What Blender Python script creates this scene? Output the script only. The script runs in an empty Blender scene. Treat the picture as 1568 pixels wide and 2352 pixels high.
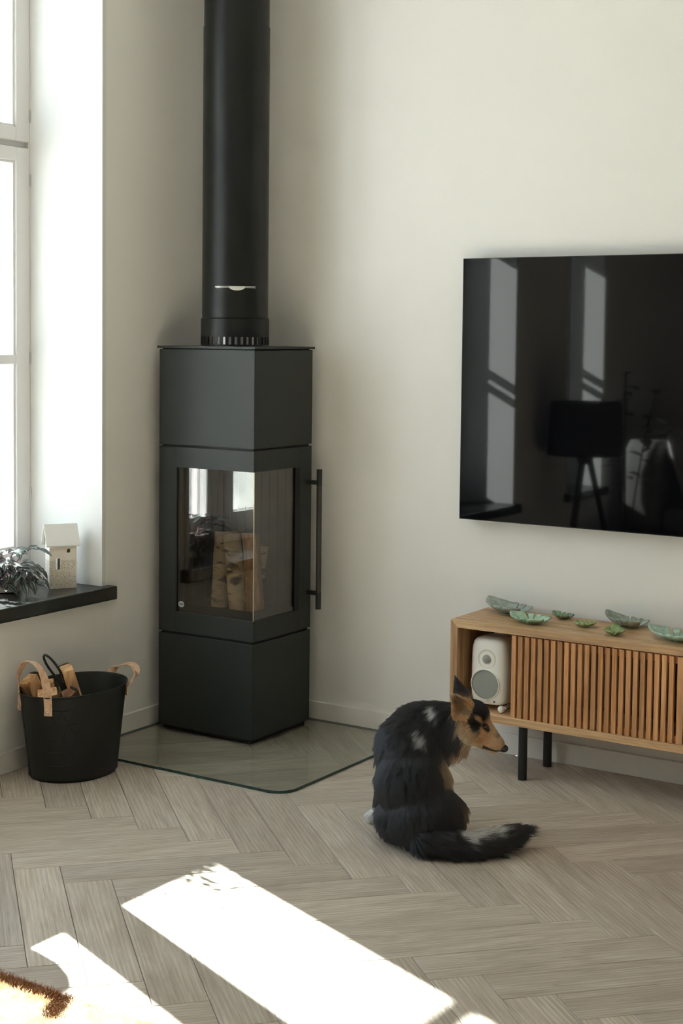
import bpy, bmesh, math, random
import numpy as np
from mathutils import Vector, Matrix, Quaternion

random.seed(7)
rng = np.random.default_rng(7)
sc = bpy.context.scene
col = sc.collection

# ------------------------------------------------------------------ camera
CAM = Vector((3.2562, -4.3965, 1.34))
cam_d = bpy.data.cameras.new('camera')
cam = bpy.data.objects.new('camera', cam_d)
col.objects.link(cam)
sc.camera = cam
cam_d.sensor_fit = 'VERTICAL'
cam_d.sensor_width = cam_d.sensor_height = 36.0
cam_d.lens = 3485.0 / 2352.0 * 36.0
cam_d.shift_x = (784.0 - 676.0) / 2352.0
cam_d.shift_y = (993.0 - 1176.0) / 2352.0
cam_d.clip_start = 0.05


def cam_axes():
    yaw, pit, rol = (math.radians(a) for a in (-33.73, 3.67, 0.52))
    m0 = Matrix(((1, 0, 0), (0, 0, -1), (0, 1, 0)))
    ry = Matrix(((math.cos(yaw), -math.sin(yaw), 0), (math.sin(yaw), math.cos(yaw), 0), (0, 0, 1)))
    rp = Matrix(((1, 0, 0), (0, math.cos(pit), -math.sin(pit)), (0, math.sin(pit), math.cos(pit))))
    rr = Matrix(((math.cos(rol), -math.sin(rol), 0), (math.sin(rol), math.cos(rol), 0), (0, 0, 1)))
    return rr @ rp @ m0 @ ry


_R = cam_axes()          # rows: right, down, forward
_x, _y, _z = Vector(_R[0]), Vector(_R[1]), Vector(_R[2])
cam.matrix_world = Matrix(((_x.x, -_y.x, -_z.x, CAM.x), (_x.y, -_y.y, -_z.y, CAM.y), (_x.z, -_y.z, -_z.z, CAM.z), (0, 0, 0, 1)))

# ------------------------------------------------------------------ sky, sun, exposure
SKY_STRENGTH = 2.6
SUN_STRENGTH = 40.0
EXPOSURE = 0.92
world = bpy.data.worlds.new('sky')
sc.world = world
world.use_nodes = True
wn = world.node_tree.nodes
bg = wn['Background']
bg.inputs['Color'].default_value = (0.70, 0.85, 1.0, 1)
bg.inputs['Strength'].default_value = SKY_STRENGTH

sun_d = bpy.data.lights.new('sun', 'SUN')
sun_d.energy = SUN_STRENGTH
sun_d.angle = math.radians(0.55)
sun_d.color = (1.0, 0.995, 0.985)
sun = bpy.data.objects.new('sun', sun_d)
col.objects.link(sun)
SUN_AZ, SUN_TAN = Vector((0.921, -0.389)), 0.49
_sd = Vector((SUN_AZ.x, SUN_AZ.y, -SUN_TAN)).normalized()
sun.rotation_mode = 'QUATERNION'
sun.rotation_quaternion = _sd.to_track_quat('-Z', 'Y')
sun.location = (-4, 2, 4)


def portal(y0, y1, z0, z1, x=-0.26):
    d = bpy.data.lights.new('window_portal', 'AREA')
    d.shape = 'RECTANGLE'
    d.size, d.size_y = abs(y1 - y0), z1 - z0
    d.cycles.is_portal = True
    o = bpy.data.objects.new('window_portal', d)
    col.objects.link(o)
    o.location = (x, (y0 + y1) / 2, (z0 + z1) / 2)
    o.rotation_mode = 'QUATERNION'
    o.rotation_quaternion = Vector((1, 0, 0)).to_track_quat('-Z', 'Z')


portal(-0.66, -2.56, 0.56, 2.66)
portal(-3.20, -3.68, 0.56, 2.66)

vs = sc.view_settings
vs.view_transform = 'Standard'
vs.look = 'None'
vs.gamma = 1.0
vs.use_curve_mapping = False
vs.exposure = EXPOSURE
cy = sc.cycles
cy.max_bounces = 8
cy.diffuse_bounces = 6
cy.use_adaptive_sampling = True
cy.adaptive_threshold = 0.02
cy.glossy_bounces = 4
cy.transparent_max_bounces = 16
cy.caustics_reflective = False
cy.caustics_refractive = False
cy.sample_clamp_indirect = 6.0
cy.use_denoising = True


# ------------------------------------------------------------------ material helpers
def srgb(r, g, b):
    f = lambda c: (c / 255 / 12.92) if c / 255 <= 0.04045 else ((c / 255 + 0.055) / 1.055) ** 2.4
    return (f(r), f(g), f(b), 1.0)


class Mat:
    def __init__(s, name, color=(0.5, 0.5, 0.5, 1), rough=0.5, metal=0.0, spec=0.5):
        s.m = bpy.data.materials.new(name)
        s.m.use_nodes = True
        s.nt = s.m.node_tree
        s.n, s.l = s.nt.nodes, s.nt.links
        s.b = s.n['Principled BSDF']
        s.b.inputs['Base Color'].default_value = color
        s.b.inputs['Roughness'].default_value = rough
        s.b.inputs['Metallic'].default_value = metal
        s.b.inputs['Specular IOR Level'].default_value = spec

    def node(s, t, **kw):
        n = s.n.new(t)
        for k, v in kw.items():
            if k in n.inputs:
                n.inputs[k].default_value = v
            else:
                setattr(n, k, v)
        return n

    def coords(s, scale=(1, 1, 1), kind='Object', rnd=0.0):
        tc = s.node('ShaderNodeTexCoord')
        mp = s.node('ShaderNodeMapping')
        mp.inputs['Scale'].default_value = scale
        src = tc.outputs[kind]
        if rnd:
            oi = s.node('ShaderNodeObjectInfo')
            mu = s.node('ShaderNodeVectorMath', operation='MULTIPLY_ADD')
            cb = s.node('ShaderNodeCombineXYZ')
            for k, f in zip('XYZ', (1.0, 7.3, 3.1)):
                mm = s.node('ShaderNodeMath', operation='MULTIPLY')
                s.l.new(oi.outputs['Random'], mm.inputs[0])
                mm.inputs[1].default_value = rnd * f
                s.l.new(mm.outputs[0], cb.inputs[k])
            ad = s.node('ShaderNodeVectorMath', operation='ADD')
            s.l.new(src, ad.inputs[0])
            s.l.new(cb.outputs[0], ad.inputs[1])
            src = ad.outputs[0]
            s.n.remove(mu)
        s.l.new(src, mp.inputs['Vector'])
        return mp.outputs['Vector']

    def noise(s, vec, scale=5, detail=4, rough=0.55, dist=0.0):
        n = s.node('ShaderNodeTexNoise')
        n.inputs['Scale'].default_value = scale
        n.inputs['Detail'].default_value = detail
        n.inputs['Roughness'].default_value = rough
        n.inputs['Distortion'].default_value = dist
        s.l.new(vec, n.inputs['Vector'])
        return n.outputs['Fac']

    def ramp(s, fac, stops):
        r = s.node('ShaderNodeValToRGB')
        e = r.color_ramp.elements
        while len(e) < len(stops):
            e.new(0.5)
        for i, (p, c) in enumerate(stops):
            e[i].position = p
            e[i].color = c if len(c) == 4 else (*c, 1)
        s.l.new(fac, r.inputs['Fac'])
        return r.outputs['Color']

    def mix(s, fac, a, b, mode='MIX'):
        m = s.node('ShaderNodeMix', data_type='RGBA', blend_type=mode)
        for sock, v in ((m.inputs[0], fac), (m.inputs[6], a), (m.inputs[7], b)):
            if hasattr(v, 'is_output'):
                s.l.new(v, sock)
            else:
                sock.default_value = v
        return m.outputs[2]

    def math(s, op, a, b=0.0, c=None):
        m = s.node('ShaderNodeMath', operation=op)
        for sock, v in zip(m.inputs, (a, b, c)):
            if v is None:
                continue
            if hasattr(v, 'is_output'):
                s.l.new(v, sock)
            else:
                sock.default_value = v
        return m.outputs[0]

    def color(s, sock):
        s.l.new(sock, s.b.inputs['Base Color'])

    def rough(s, sock):
        s.l.new(sock, s.b.inputs['Roughness'])

    def bump(s, h, strength=0.2, dist=0.002):
        b = s.node('ShaderNodeBump')
        b.inputs['Strength'].default_value = strength
        b.inputs['Distance'].default_value = dist
        s.l.new(h, b.inputs['Height'])
        s.l.new(b.outputs['Normal'], s.b.inputs['Normal'])


def simple(name, c, rough=0.5, metal=0.0, bump=None, spec=0.5):
    m = Mat(name, c, rough, metal, spec)
    if bump:
        m.bump(m.noise(m.coords(), bump[0], 4), bump[1], 0.002)
    return m.m


def pane_mat(name, tint, refl_ior=1.5, boost=1.0, rough=0.0):
    m = Mat(name)
    tr = m.node('ShaderNodeBsdfTransparent')
    tr.inputs['Color'].default_value = tint
    gl = m.node('ShaderNodeBsdfGlossy')
    gl.inputs['Roughness'].default_value = rough
    gl.inputs['Color'].default_value = (1, 1, 1, 1)
    f0 = ((refl_ior - 1) / (refl_ior + 1)) ** 2
    lw = m.node('ShaderNodeLayerWeight')
    lw.inputs['Blend'].default_value = 0.5
    fac = m.math('MULTIPLY', m.math('MULTIPLY_ADD', m.math('POWER', lw.outputs['Facing'], 5.0), 1 - f0, f0), boost)
    mx = m.node('ShaderNodeMixShader')
    m.l.new(fac, mx.inputs[0])
    m.l.new(tr.outputs[0], mx.inputs[1])
    m.l.new(gl.outputs[0], mx.inputs[2])
    out = m.n['Material Output']
    m.l.new(mx.outputs[0], out.inputs['Surface'])
    m.n.remove(m.b)
    return m.m


def wall_mat(name, c):
    m = Mat(name, c, 0.75, 0, 0.25)
    v = m.coords()
    m.color(m.mix(m.math('MULTIPLY', m.noise(v, 1.3, 3), 0.35), c, tuple(x * 0.94 for x in c[:3]) + (1,)))
    m.bump(m.noise(v, 160, 3), 0.12, 0.002)
    return m.m


def wood_mat(name, dark, mid, light, axis=0, scale=1.0, rough=0.5, ring=0.5, bump=0.15, var=0.25):
    m = Mat(name, mid, rough)
    st = [14 * scale] * 3
    st[axis] = 1.1 * scale
    v = m.coords(tuple(st), rnd=11.0)
    st2 = [150 * scale] * 3
    st2[axis] = 5.0 * scale
    v2 = m.coords(tuple(st2), rnd=5.0)
    n1 = m.noise(v, 1.6, 5, 0.6, 1.2)
    n2 = m.noise(v2, 1.0, 3, 0.6)
    c = m.ramp(n1, [(0.28, dark), (0.5, mid), (0.72, light)])
    c = m.mix(m.math('MULTIPLY', m.ramp(n2, [(0.38, (1, 1, 1, 1)), (0.55, (0, 0, 0, 1))]), ring), c, dark)
    oi = m.node('ShaderNodeObjectInfo')
    br = m.math('MULTIPLY_ADD', oi.outputs['Random'], var, 1.0 - var / 2)
    cb = m.node('ShaderNodeCombineXYZ')
    for k in 'XYZ':
        m.l.new(br, cb.inputs[k])
    m.color(m.mix(1.0, c, cb.outputs[0], 'MULTIPLY'))
    m.bump(n2, bump, 0.001)
    return m.m


M = {}
M['wall'] = wall_mat('wall_paint', srgb(233, 231, 228))
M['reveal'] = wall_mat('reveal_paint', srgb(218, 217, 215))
M['ceiling'] = wall_mat('ceiling_paint', srgb(242, 241, 239))
M['base'] = simple('baseboard_paint', srgb(236, 233, 228), 0.5)
M['winwhite'] = simple('window_paint', srgb(222, 220, 220), 0.45)
M['steel'] = simple('steel', (0.6, 0.6, 0.6, 1), 0.35, 1.0)
M['pane'] = pane_mat('window_glass', (0.97, 0.99, 0.985, 1))
M['sill'] = Mat('black_stone', srgb(34, 36, 33), 0.28).m
M['subfloor'] = simple('subfloor', srgb(60, 52, 44), 0.9)


def floor_mat():
    m = Mat('oak_plank', srgb(150, 138, 122), 0.42)
    v = m.coords((1.6, 9, 9), rnd=13.0)
    v2 = m.coords((7, 230, 60), rnd=6.0)
    v3 = m.coords((0.9, 14, 9), rnd=9.0)
    n1 = m.noise(v, 1.7, 5, 0.6, 1.5)
    n2 = m.noise(v2, 1.0, 3, 0.65)
    w = m.node('ShaderNodeTexWave', wave_type='BANDS', bands_direction='Y')
    w.inputs['Scale'].default_value = 1.9
    w.inputs['Distortion'].default_value = 9.0
    w.inputs['Detail'].default_value = 3.0
    w.inputs['Detail Scale'].default_value = 0.7
    m.l.new(v3, w.inputs['Vector'])
    c = m.ramp(n1, [(0.25, srgb(176, 163, 149)), (0.5, srgb(200, 189, 176)), (0.75, srgb(216, 207, 196))])
    c = m.mix(m.math('MULTIPLY', w.outputs['Fac'], 0.30), c, srgb(142, 127, 111))
    g = m.ramp(n2, [(0.36, (1, 1, 1, 1)), (0.56, (0, 0, 0, 1))])
    c = m.mix(m.math('MULTIPLY', g, 0.42), c, srgb(128, 113, 98))
    oi = m.node('ShaderNodeObjectInfo')
    br = m.math('MULTIPLY_ADD', oi.outputs['Random'], 0.20, 0.90)
    cb = m.node('ShaderNodeCombineXYZ')
    for k in 'XYZ':
        m.l.new(br, cb.inputs[k])
    m.color(m.mix(1.0, c, cb.outputs[0], 'MULTIPLY'))
    m.rough(m.math('MULTIPLY_ADD', n2, 0.25, 0.33))
    m.bump(m.math('ADD', n2, m.math('MULTIPLY', w.outputs['Fac'], 0.5)), 0.28, 0.0008)
    return m.m


M['floor'] = floor_mat()


# ------------------------------------------------------------------ mesh helpers
class MB:
    """collects shapes (world coordinates) that become ONE mesh object"""

    def __init__(s):
        s.v, s.f = [], []

    def add(s, vs, fs):
        o = len(s.v)
        s.v += [tuple(v) for v in vs]
        s.f += [tuple(i + o for i in f) for f in fs]
        return s

    def box(s, x0, x1, y0, y1, z0, z1):
        x0, x1, y0, y1, z0, z1 = min(x0, x1), max(x0, x1), min(y0, y1), max(y0, y1), min(z0, z1), max(z0, z1)
        vs = [(x, y, z) for z in (z0, z1) for y in (y0, y1) for x in (x0, x1)]
        return s.add(vs, [(0, 2, 3, 1), (4, 5, 7, 6), (0, 1, 5, 4), (2, 6, 7, 3), (0, 4, 6, 2), (1, 3, 7, 5)])

    def obox(s, c, ex, ey, ez):
        """box about c with half-axis vectors"""
        c, ex, ey, ez = map(Vector, (c, ex, ey, ez))
        vs = [c + a * ex + b * ey + d * ez for d in (-1, 1) for b in (-1, 1) for a in (-1, 1)]
        return s.add(vs, [(0, 2, 3, 1), (4, 5, 7, 6), (0, 1, 5, 4), (2, 6, 7, 3), (0, 4, 6, 2), (1, 3, 7, 5)])

    def prism(s, pts, z0, z1):
        n = len(pts)
        vs = [(x, y, z0) for x, y in pts] + [(x, y, z1) for x, y in pts]
        fs = [tuple(range(n))[::-1], tuple(range(n, 2 * n))] + [(i, (i + 1) % n, n + (i + 1) % n, n + i) for i in range(n)]
        return s.add(vs, fs)

    def rings(s, rings, cap=True, closed=True):
        """loft between rings (lists of equal length)"""
        n = len(rings[0])
        vs = [p for r in rings for p in r]
        fs = []
        for k in range(len(rings) - 1):
            for i in range(n if closed else n - 1):
                j = (i + 1) % n
                fs.append((k * n + i, k * n + j, (k + 1) * n + j, (k + 1) * n + i))
        if cap:
            fs.append(tuple(range(n))[::-1])
            fs.append(tuple((len(rings) - 1) * n + i for i in range(n)))
        return s.add(vs, fs)

    def lathe(s, prof, c=(0, 0, 0), n=32, sx=1.0, sy=1.0, cap=True):
        return s.rings([[(c[0] + r * sx * math.cos(2 * math.pi * i / n), c[1] + r * sy * math.sin(2 * math.pi * i / n), c[2] + z)
                         for i in range(n)] for r, z in prof], cap)

    def tube(s, pts, rad, n=12, cap=True):
        pts = [Vector(p) for p in pts]
        if not hasattr(rad, '__len__'):
            rad = [rad] * len(pts)
        rings = []
        up = None
        for i, p in enumerate(pts):
            t = (pts[min(i + 1, len(pts) - 1)] - pts[max(i - 1, 0)]).normalized()
            if up is None:
                up = Vector((0, 0, 1)) if abs(t.z) < 0.9 else Vector((1, 0, 0))
            a = t.cross(up).normalized()
            up = a.cross(t).normalized()
            rings.append([p + rad[i] * (math.cos(2 * math.pi * k / n) * a + math.sin(2 * math.pi * k / n) * up) for k in range(n)])
        return s.rings(rings, cap)

    def strap(s, pts, wdirs, w, t):
        """flat band along pts, width vectors wdirs"""
        pts = [Vector(p) for p in pts]
        rings = []
        for i, p in enumerate(pts):
            tg = (pts[min(i + 1, len(pts) - 1)] - pts[max(i - 1, 0)]).normalized()
            wd = Vector(wdirs[i] if isinstance(wdirs, list) else wdirs)
            wd = (wd - wd.dot(tg) * tg).normalized()
            nn = tg.cross(wd).normalized()
            rings.append([p + wd * a * w / 2 + nn * b * t / 2 for a, b in ((-1, -1), (1, -1), (1, 1), (-1, 1))])
        return s.rings(rings)

    def ellipsoid(s, c, r, nu=20, nv=12, rot=None):
        c = Vector(c)
        rings = []
        for j in range(1, nv):
            th = math.pi * j / nv
            ring = []
            for i in range(nu):
                ph = 2 * math.pi * i / nu
                q = Vector((r[0] * math.sin(th) * math.cos(ph), r[1] * math.sin(th) * math.sin(ph), -r[2] * math.cos(th)))
                ring.append(c + (rot @ q if rot else q))
            rings.append(ring)
        o = len(s.v)
        s.rings(rings, cap=False)
        b, t = Vector((0, 0, -r[2])), Vector((0, 0, r[2]))
        s.v += [tuple(c + (rot @ b if rot else b)), tuple(c + (rot @ t if rot else t))]
        ib, it = len(s.v) - 2, len(s.v) - 1
        last = o + (nv - 2) * nu
        for i in range(nu):
            s.f.append((ib, o + (i + 1) % nu, o + i))
            s.f.append((it, last + i, last + (i + 1) % nu))
        return s


def wloc(o):
    p = Vector((0, 0, 0))
    while o is not None:
        p += o.location
        o = o.parent
    return p


def obj(name, mb, mat, parent=None, smooth=False, bevel=0.0, origin=None, angle=40):
    """one mesh object; its vertices are given in world coordinates (things are not rotated)"""
    base = wloc(parent) if parent is not None else Vector((0, 0, 0))
    org = Vector(origin) if origin is not None else base
    me = bpy.data.meshes.new(name)
    me.from_pydata([(v[0] - org.x, v[1] - org.y, v[2] - org.z) for v in mb.v], [], mb.f)
    me.update()
    bm = bmesh.new()
    bm.from_mesh(me)
    bmesh.ops.recalc_face_normals(bm, faces=bm.faces)
    bm.to_mesh(me)
    bm.free()
    if mat is not None:
        me.materials.append(mat)
    o = bpy.data.objects.new(name, me)
    col.objects.link(o)
    if parent is not None:
        o.parent = parent
    o.location = org - base
    if smooth:
        for p in me.polygons:
            p.use_smooth = True
        if angle < 180:
            md = None
            try:
                me.set_sharp_from_angle(angle=math.radians(angle))
            except Exception:
                pass
    if bevel:
        md = o.modifiers.new('bevel', 'BEVEL')
        md.width = bevel
        md.segments = 2
        md.limit_method = 'ANGLE'
        md.angle_limit = math.radians(40)
    return o


def weld(o, d=.0004):
    bm = bmesh.new()
    bm.from_mesh(o.data)
    bmesh.ops.remove_doubles(bm, verts=bm.verts, dist=d)
    bm.to_mesh(o.data)
    bm.free()
    return o


def tag(o, label=None, cat=None, group=None, kind=None):
    for k, v in (('label', label), ('category', cat), ('group', group), ('kind', kind)):
        if v:
            o[k] = v
    return o


def thing(name, label, cat, loc, group=None, kind=None):
    o = bpy.data.objects.new(name, None)
    o.empty_display_size = 0.05
    col.objects.link(o)
    o.location = loc
    return tag(o, label, cat, group, kind)


def struct(o, label=None):
    return tag(o, label, kind='structure')


def link_copy(src, parent, matrix):
    c = src.copy()
    col.objects.link(c)
    c.parent = parent
    c.matrix_local = matrix
    return c


def rot_to(d, up=(0, 0, 1)):
    return Vector(d).to_track_quat('Z', 'Y').to_matrix()


# ================================================================== THE ROOM
RX, RY, RZ = 6.6, -8.4, 3.0
WT = 0.55                       # thickness of the window wall
W1 = (-0.632, -2.56)            # window openings along the left wall (y)
W2 = (-3.20, -3.68)
SILL_Z, WTOP = 0.513, 2.66

# walls
def window_wall():
    m = MB()
    m.prism([(0, 0), (0, W1[0] - .006), (-.3, W1[0] - .03), (-.47, W1[0] - .018), (-.47, W1[0] - .066), (-WT, W1[0] - .066), (-WT, 0.0)], 0, RZ)
    m.prism([(0, W1[1]), (0, W2[0]), (-WT, W2[0]), (-WT, W1[1])], 0, RZ)
    m.prism([(0, W2[1]), (0, RY), (-WT, RY), (-WT, W2[1])], 0, RZ)
    for a, b in ((W1[0] - .006, W1[1]), W2):
        m.box(-WT, 0, a, b, 0, SILL_Z - 0.046)
        m.box(-WT, 0, a, b, WTOP, RZ)
    return m


wall_left = struct(obj('wall_left', window_wall(), M['wall']), 'warm white plastered wall with the deep window openings')
struct(obj('wall_back', MB().box(-WT, RX + .2, 0, 0.2, 0, RZ), M['wall']), 'warm white plastered wall behind the television')
struct(obj('wall_right', MB().box(RX, RX + .2, RY, 0, 0, RZ), M['wall']), 'warm white plastered wall facing the windows')
struct(obj('wall_front', MB().box(-WT, RX + .2, RY - .3, RY, 0, RZ), M['wall']), 'warm white plastered wall opposite the television')
struct(obj('ceiling', MB().box(-WT, RX + .2, RY - .3, .2, RZ, RZ + .15), M['ceiling']), 'plain white ceiling')

# baseboards
def bb(pts):
    return MB().prism(pts, 0.0, 0.067)


bbl = struct(obj('baseboard_left', MB().box(0.0005, 0.014, -0.0005, RY + .0005, 0.0005, 0.067), M['base'], bevel=.002), 'low white baseboard under the windows')
bbb = struct(obj('baseboard_back', MB().box(0.0145, RX - .0005, -0.014, -0.0005, 0.0005, 0.067), M['base'], bevel=.002), 'low white baseboard below the television')
for nm, par, pts in (('nail_head', bbb, [(.55, -.0145, .036), (1.66, -.0145, .04), (2.4, -.0145, .036)]), ('nail_head', bbl, [(.0145, -.72, .036), (.0145, -1.5, .036)])):
    for p in pts:
        ax = Vector((0, -1, 0)) if par is bbb else Vector((1, 0, 0))
        obj(nm, MB().tube([Vector(p) - ax * .001, Vector(p) + ax * .0006], .003, 10), M['base'], par)

# ------------------------------------------------------------------ floor: herringbone planks
E1 = Vector((0.6806, 0.7327, 0))
E2 = Vector((0.7327, -0.6806, 0))
PA, PB, NP = 0.12006, 0.1160, 5      # widths of the two plank directions, planks per length
P0, Q0 = 0.1856, -3.8948
floor = struct(obj('floor', MB().box(0, RX, RY, 0, -0.06, -0.009), M['subfloor']), 'greige oak herringbone plank floor')


def clip_room(poly):
    for ax, lim, sgn in ((0, 0.002, 1), (0, RX - .002, -1), (1, -0.002, -1), (1, RY + .002, 1)):
        out = []
        for i, p in enumerate(poly):
            q = poly[(i + 1) % len(poly)]
            dp, dq = sgn * (p[ax] - lim), sgn * (q[ax] - lim)
            if dp >= 0:
                out.append(p)
            if (dp >= 0) != (dq >= 0):
                t = dp / (dp - dq)
                out.append(p.lerp(q, t))
        poly = out
        if len(poly) < 3:
            return []
    return poly


def inset(poly, d):
    n = len(poly)
    cen = sum(poly, Vector((0, 0))) / n
    if n == 4 and min((poly[i] - poly[i - 1]).length for i in range(4)) > .05:
        out = []
        for i in range(n):
            d1, d2 = (poly[i - 1] - poly[i]).normalized(), (poly[(i + 1) % n] - poly[i]).normalized()
            out.append(poly[i] + (d1 + d2) * d)
        return out
    return [p + (cen - p) * min(.2, 1.5 * d / max((cen - p).length, 1e-4)) for p in poly]


def plank_geo(poly):
    """poly: 2-D outline in plank space -> verts, faces with chamfered top"""
    a, b = inset(poly, 0.0006), inset(poly, 0.0017)
    n = len(poly)
    vs = [(p.x, p.y, -.009) for p in a] + [(p.x, p.y, -.0012) for p in a] + [(p.x, p.y, 0.0) for p in b]
    fs = [tuple(range(2 * n, 3 * n))]
    for k in (0, 1):
        for i in range(n):
            j = (i + 1) % n
            fs.append((k * n + i, k * n + j, (k + 1) * n + j, (k + 1) * n + i))
    return vs, fs


def plank_mesh(poly):
    vs, fs = plank_geo(poly)
    me = bpy.data.meshes.new('plank')
    me.from_pydata(vs, [], fs)
    bm = bmesh.new()
    bm.from_mesh(me)
    bmesh.ops.recalc_face_normals(bm, faces=bm.faces)
    for f in bm.faces:
        if len(f.verts) == len(poly) and f.normal.z < -0.9:
            f.normal_flip()
    bm.to_mesh(me)
    bm.free()
    me.materials.append(M['floor'])
    return me


def pixel(p):
    q = Vector(p) - CAM
    z = q.dot(_z)
    if z < .1:
        return None
    return 676 + 3485 * q.dot(_x) / z, 993 + 3485 * q.dot(_y) / z


def build_planks():
    planks = []
    O = Vector((CAM.x, CAM.y, 0))
    for k in range(-60, 70):
        for m_ in range(-14, 15):
            for kind in (0, 1):
                if kind == 0:
                    p0, p1, q0, q1 = k, k + NP, k + 2 * NP * m_, k + 2 * NP * m_ + 1
                else:
                    p0, p1, q0, q1 = k + NP, k + NP + 1, k - NP + 1 + 2 * NP * m_, k + 1 + 2 * NP * m_
                pc = [O + E1 * (P0 + a * PB) + E2 * (Q0 + b * PA) for a, b in ((p0, q0), (p1, q0), (p1, q1), (p0, q1))]
                cen = sum(pc, Vector()) / 4
                if not (-.4 < cen.x < RX + .4 and RY - .4 < cen.y < .4):
                    continue
                cl = clip_room(pc)
                if len(cl) < 3:
                    continue
                whole = len(cl) == 4 and all((cl[i] - pc[i]).length < 1e-6 for i in range(4))
                ax = E1 if kind == 0 else E2
                ay = Vector((-ax.y, ax.x, 0))
                loc = [Vector(((p - cen).dot(ax), (p - cen).dot(ay))) for p in cl]
                area = abs(sum(loc[i].x * loc[(i + 1) % len(loc)].y - loc[(i + 1) % len(loc)].x * loc[i].y for i in range(len(loc)))) / 2
                if area < 2e-4:
                    continue
                seen = 0
                for p in cl + [cen]:
                    s_ = pixel(p)
                    if s_ and -40 < s_[0] < 1608 and 0 < s_[1] < 2392:
                        seen = 1
                planks.append((-seen, (cen - CAM).length, kind, whole, cen.copy(), ax, ay, loc))
    planks.sort(key=lambda t: (t[0], t[1]))
    shared = [None, None]
    rest = MB()
    for i, (s_, d_, kind, whole, cen, ax, ay, loc) in enumerate(planks):
        mat = Matrix(((ax.x, ay.x, 0, cen.x), (ax.y, ay.y, 0, cen.y), (0, 0, 1, 0), (0, 0, 0, 1)))
        if i < 290:
            if whole and shared[kind] is None:
                shared[kind] = plank_mesh(loc)
            me = shared[kind] if whole else plank_mesh(loc)
            o = bpy.data.objects.new('plank', me)
            col.objects.link(o)
            o.parent = floor
            o.matrix_local = mat
        else:
            vs, fs = plank_geo(loc)
            rest.add([mat @ Vector(v) for v in vs], fs)
    if rest.v:
        tag(obj('plank_field', rest, M['floor'], floor), kind='stuff')


build_planks()

# ------------------------------------------------------------------ windows
MUNTIN = (1.236, 1.266)


def sash(par, xs, y0, y1, z0, z1, st, rb, rt, muntin=None, hinges=()):
    """one casement leaf between y0 (towards the corner) and y1; xs = (back, front)"""
    xb, xf = xs
    m = MB()
    m.box(xb, xf, y0, y0 - st, z0, z1)
    m.box(xb, xf, y1 + st, y1, z0, z1)
    m.box(xb, xf - .0006, y0 - st, y1 + st, z0, z0 + rb)
    m.box(xb, xf - .0006, y0 - st, y1 + st, z1 - rt, z1)
    s = obj('sash', m, M['winwhite'], par, bevel=.003)
    xg = xb + .016
    bd = MB()                                     # glazing bead
    for a, b, c, d in ((y0 - st, y0 - st - .008, z0 + rb, z1 - rt), (y1 + st + .008, y1 + st, z0 + rb, z1 - rt)):
        bd.box(xg + .003, xf - .008, a, b, c, d)
    bd.box(xg + .003, xf - .008, y0 - st - .008, y1 + st + .008, z0 + rb, z0 + rb + .008)
    bd.box(xg + .003, xf - .008, y0 - st - .008, y1 + st + .008, z1 - rt - .008, z1 - rt)
    obj('glazing_bead', bd, M['winwhite'], s)
    if muntin:
        obj('muntin', MB().box(xb + .004, xf - .002, y0 - st, y1 + st, *muntin), M['winwhite'], s, bevel=.002)
    zs = [z0 + rb] + (list(muntin) if muntin else []) + [z1 - rt]
    for a, b in zip(zs[::2], zs[1::2]):
        obj('pane', MB().box(xg - .001, xg + .001, y0 - st, y1 + st, a, b), M['pane'], s)
    for hz in hinges:
        obj('hinge', MB().tube([(xf - .001, y0 + .004, hz - .016), (xf - .001, y0 + .004, hz + .016)], .0045, 10)
            .tube([(xf - .001, y0 + .004, hz - .021), (xf - .001, y0 + .004, hz - .016)], .003, 8)
            .tube([(xf - .001, y0 + .004, hz + .016), (xf - .001, y0 + .004, hz + .021)], .003, 8), M['steel'], s, smooth=True)
    return s


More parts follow.
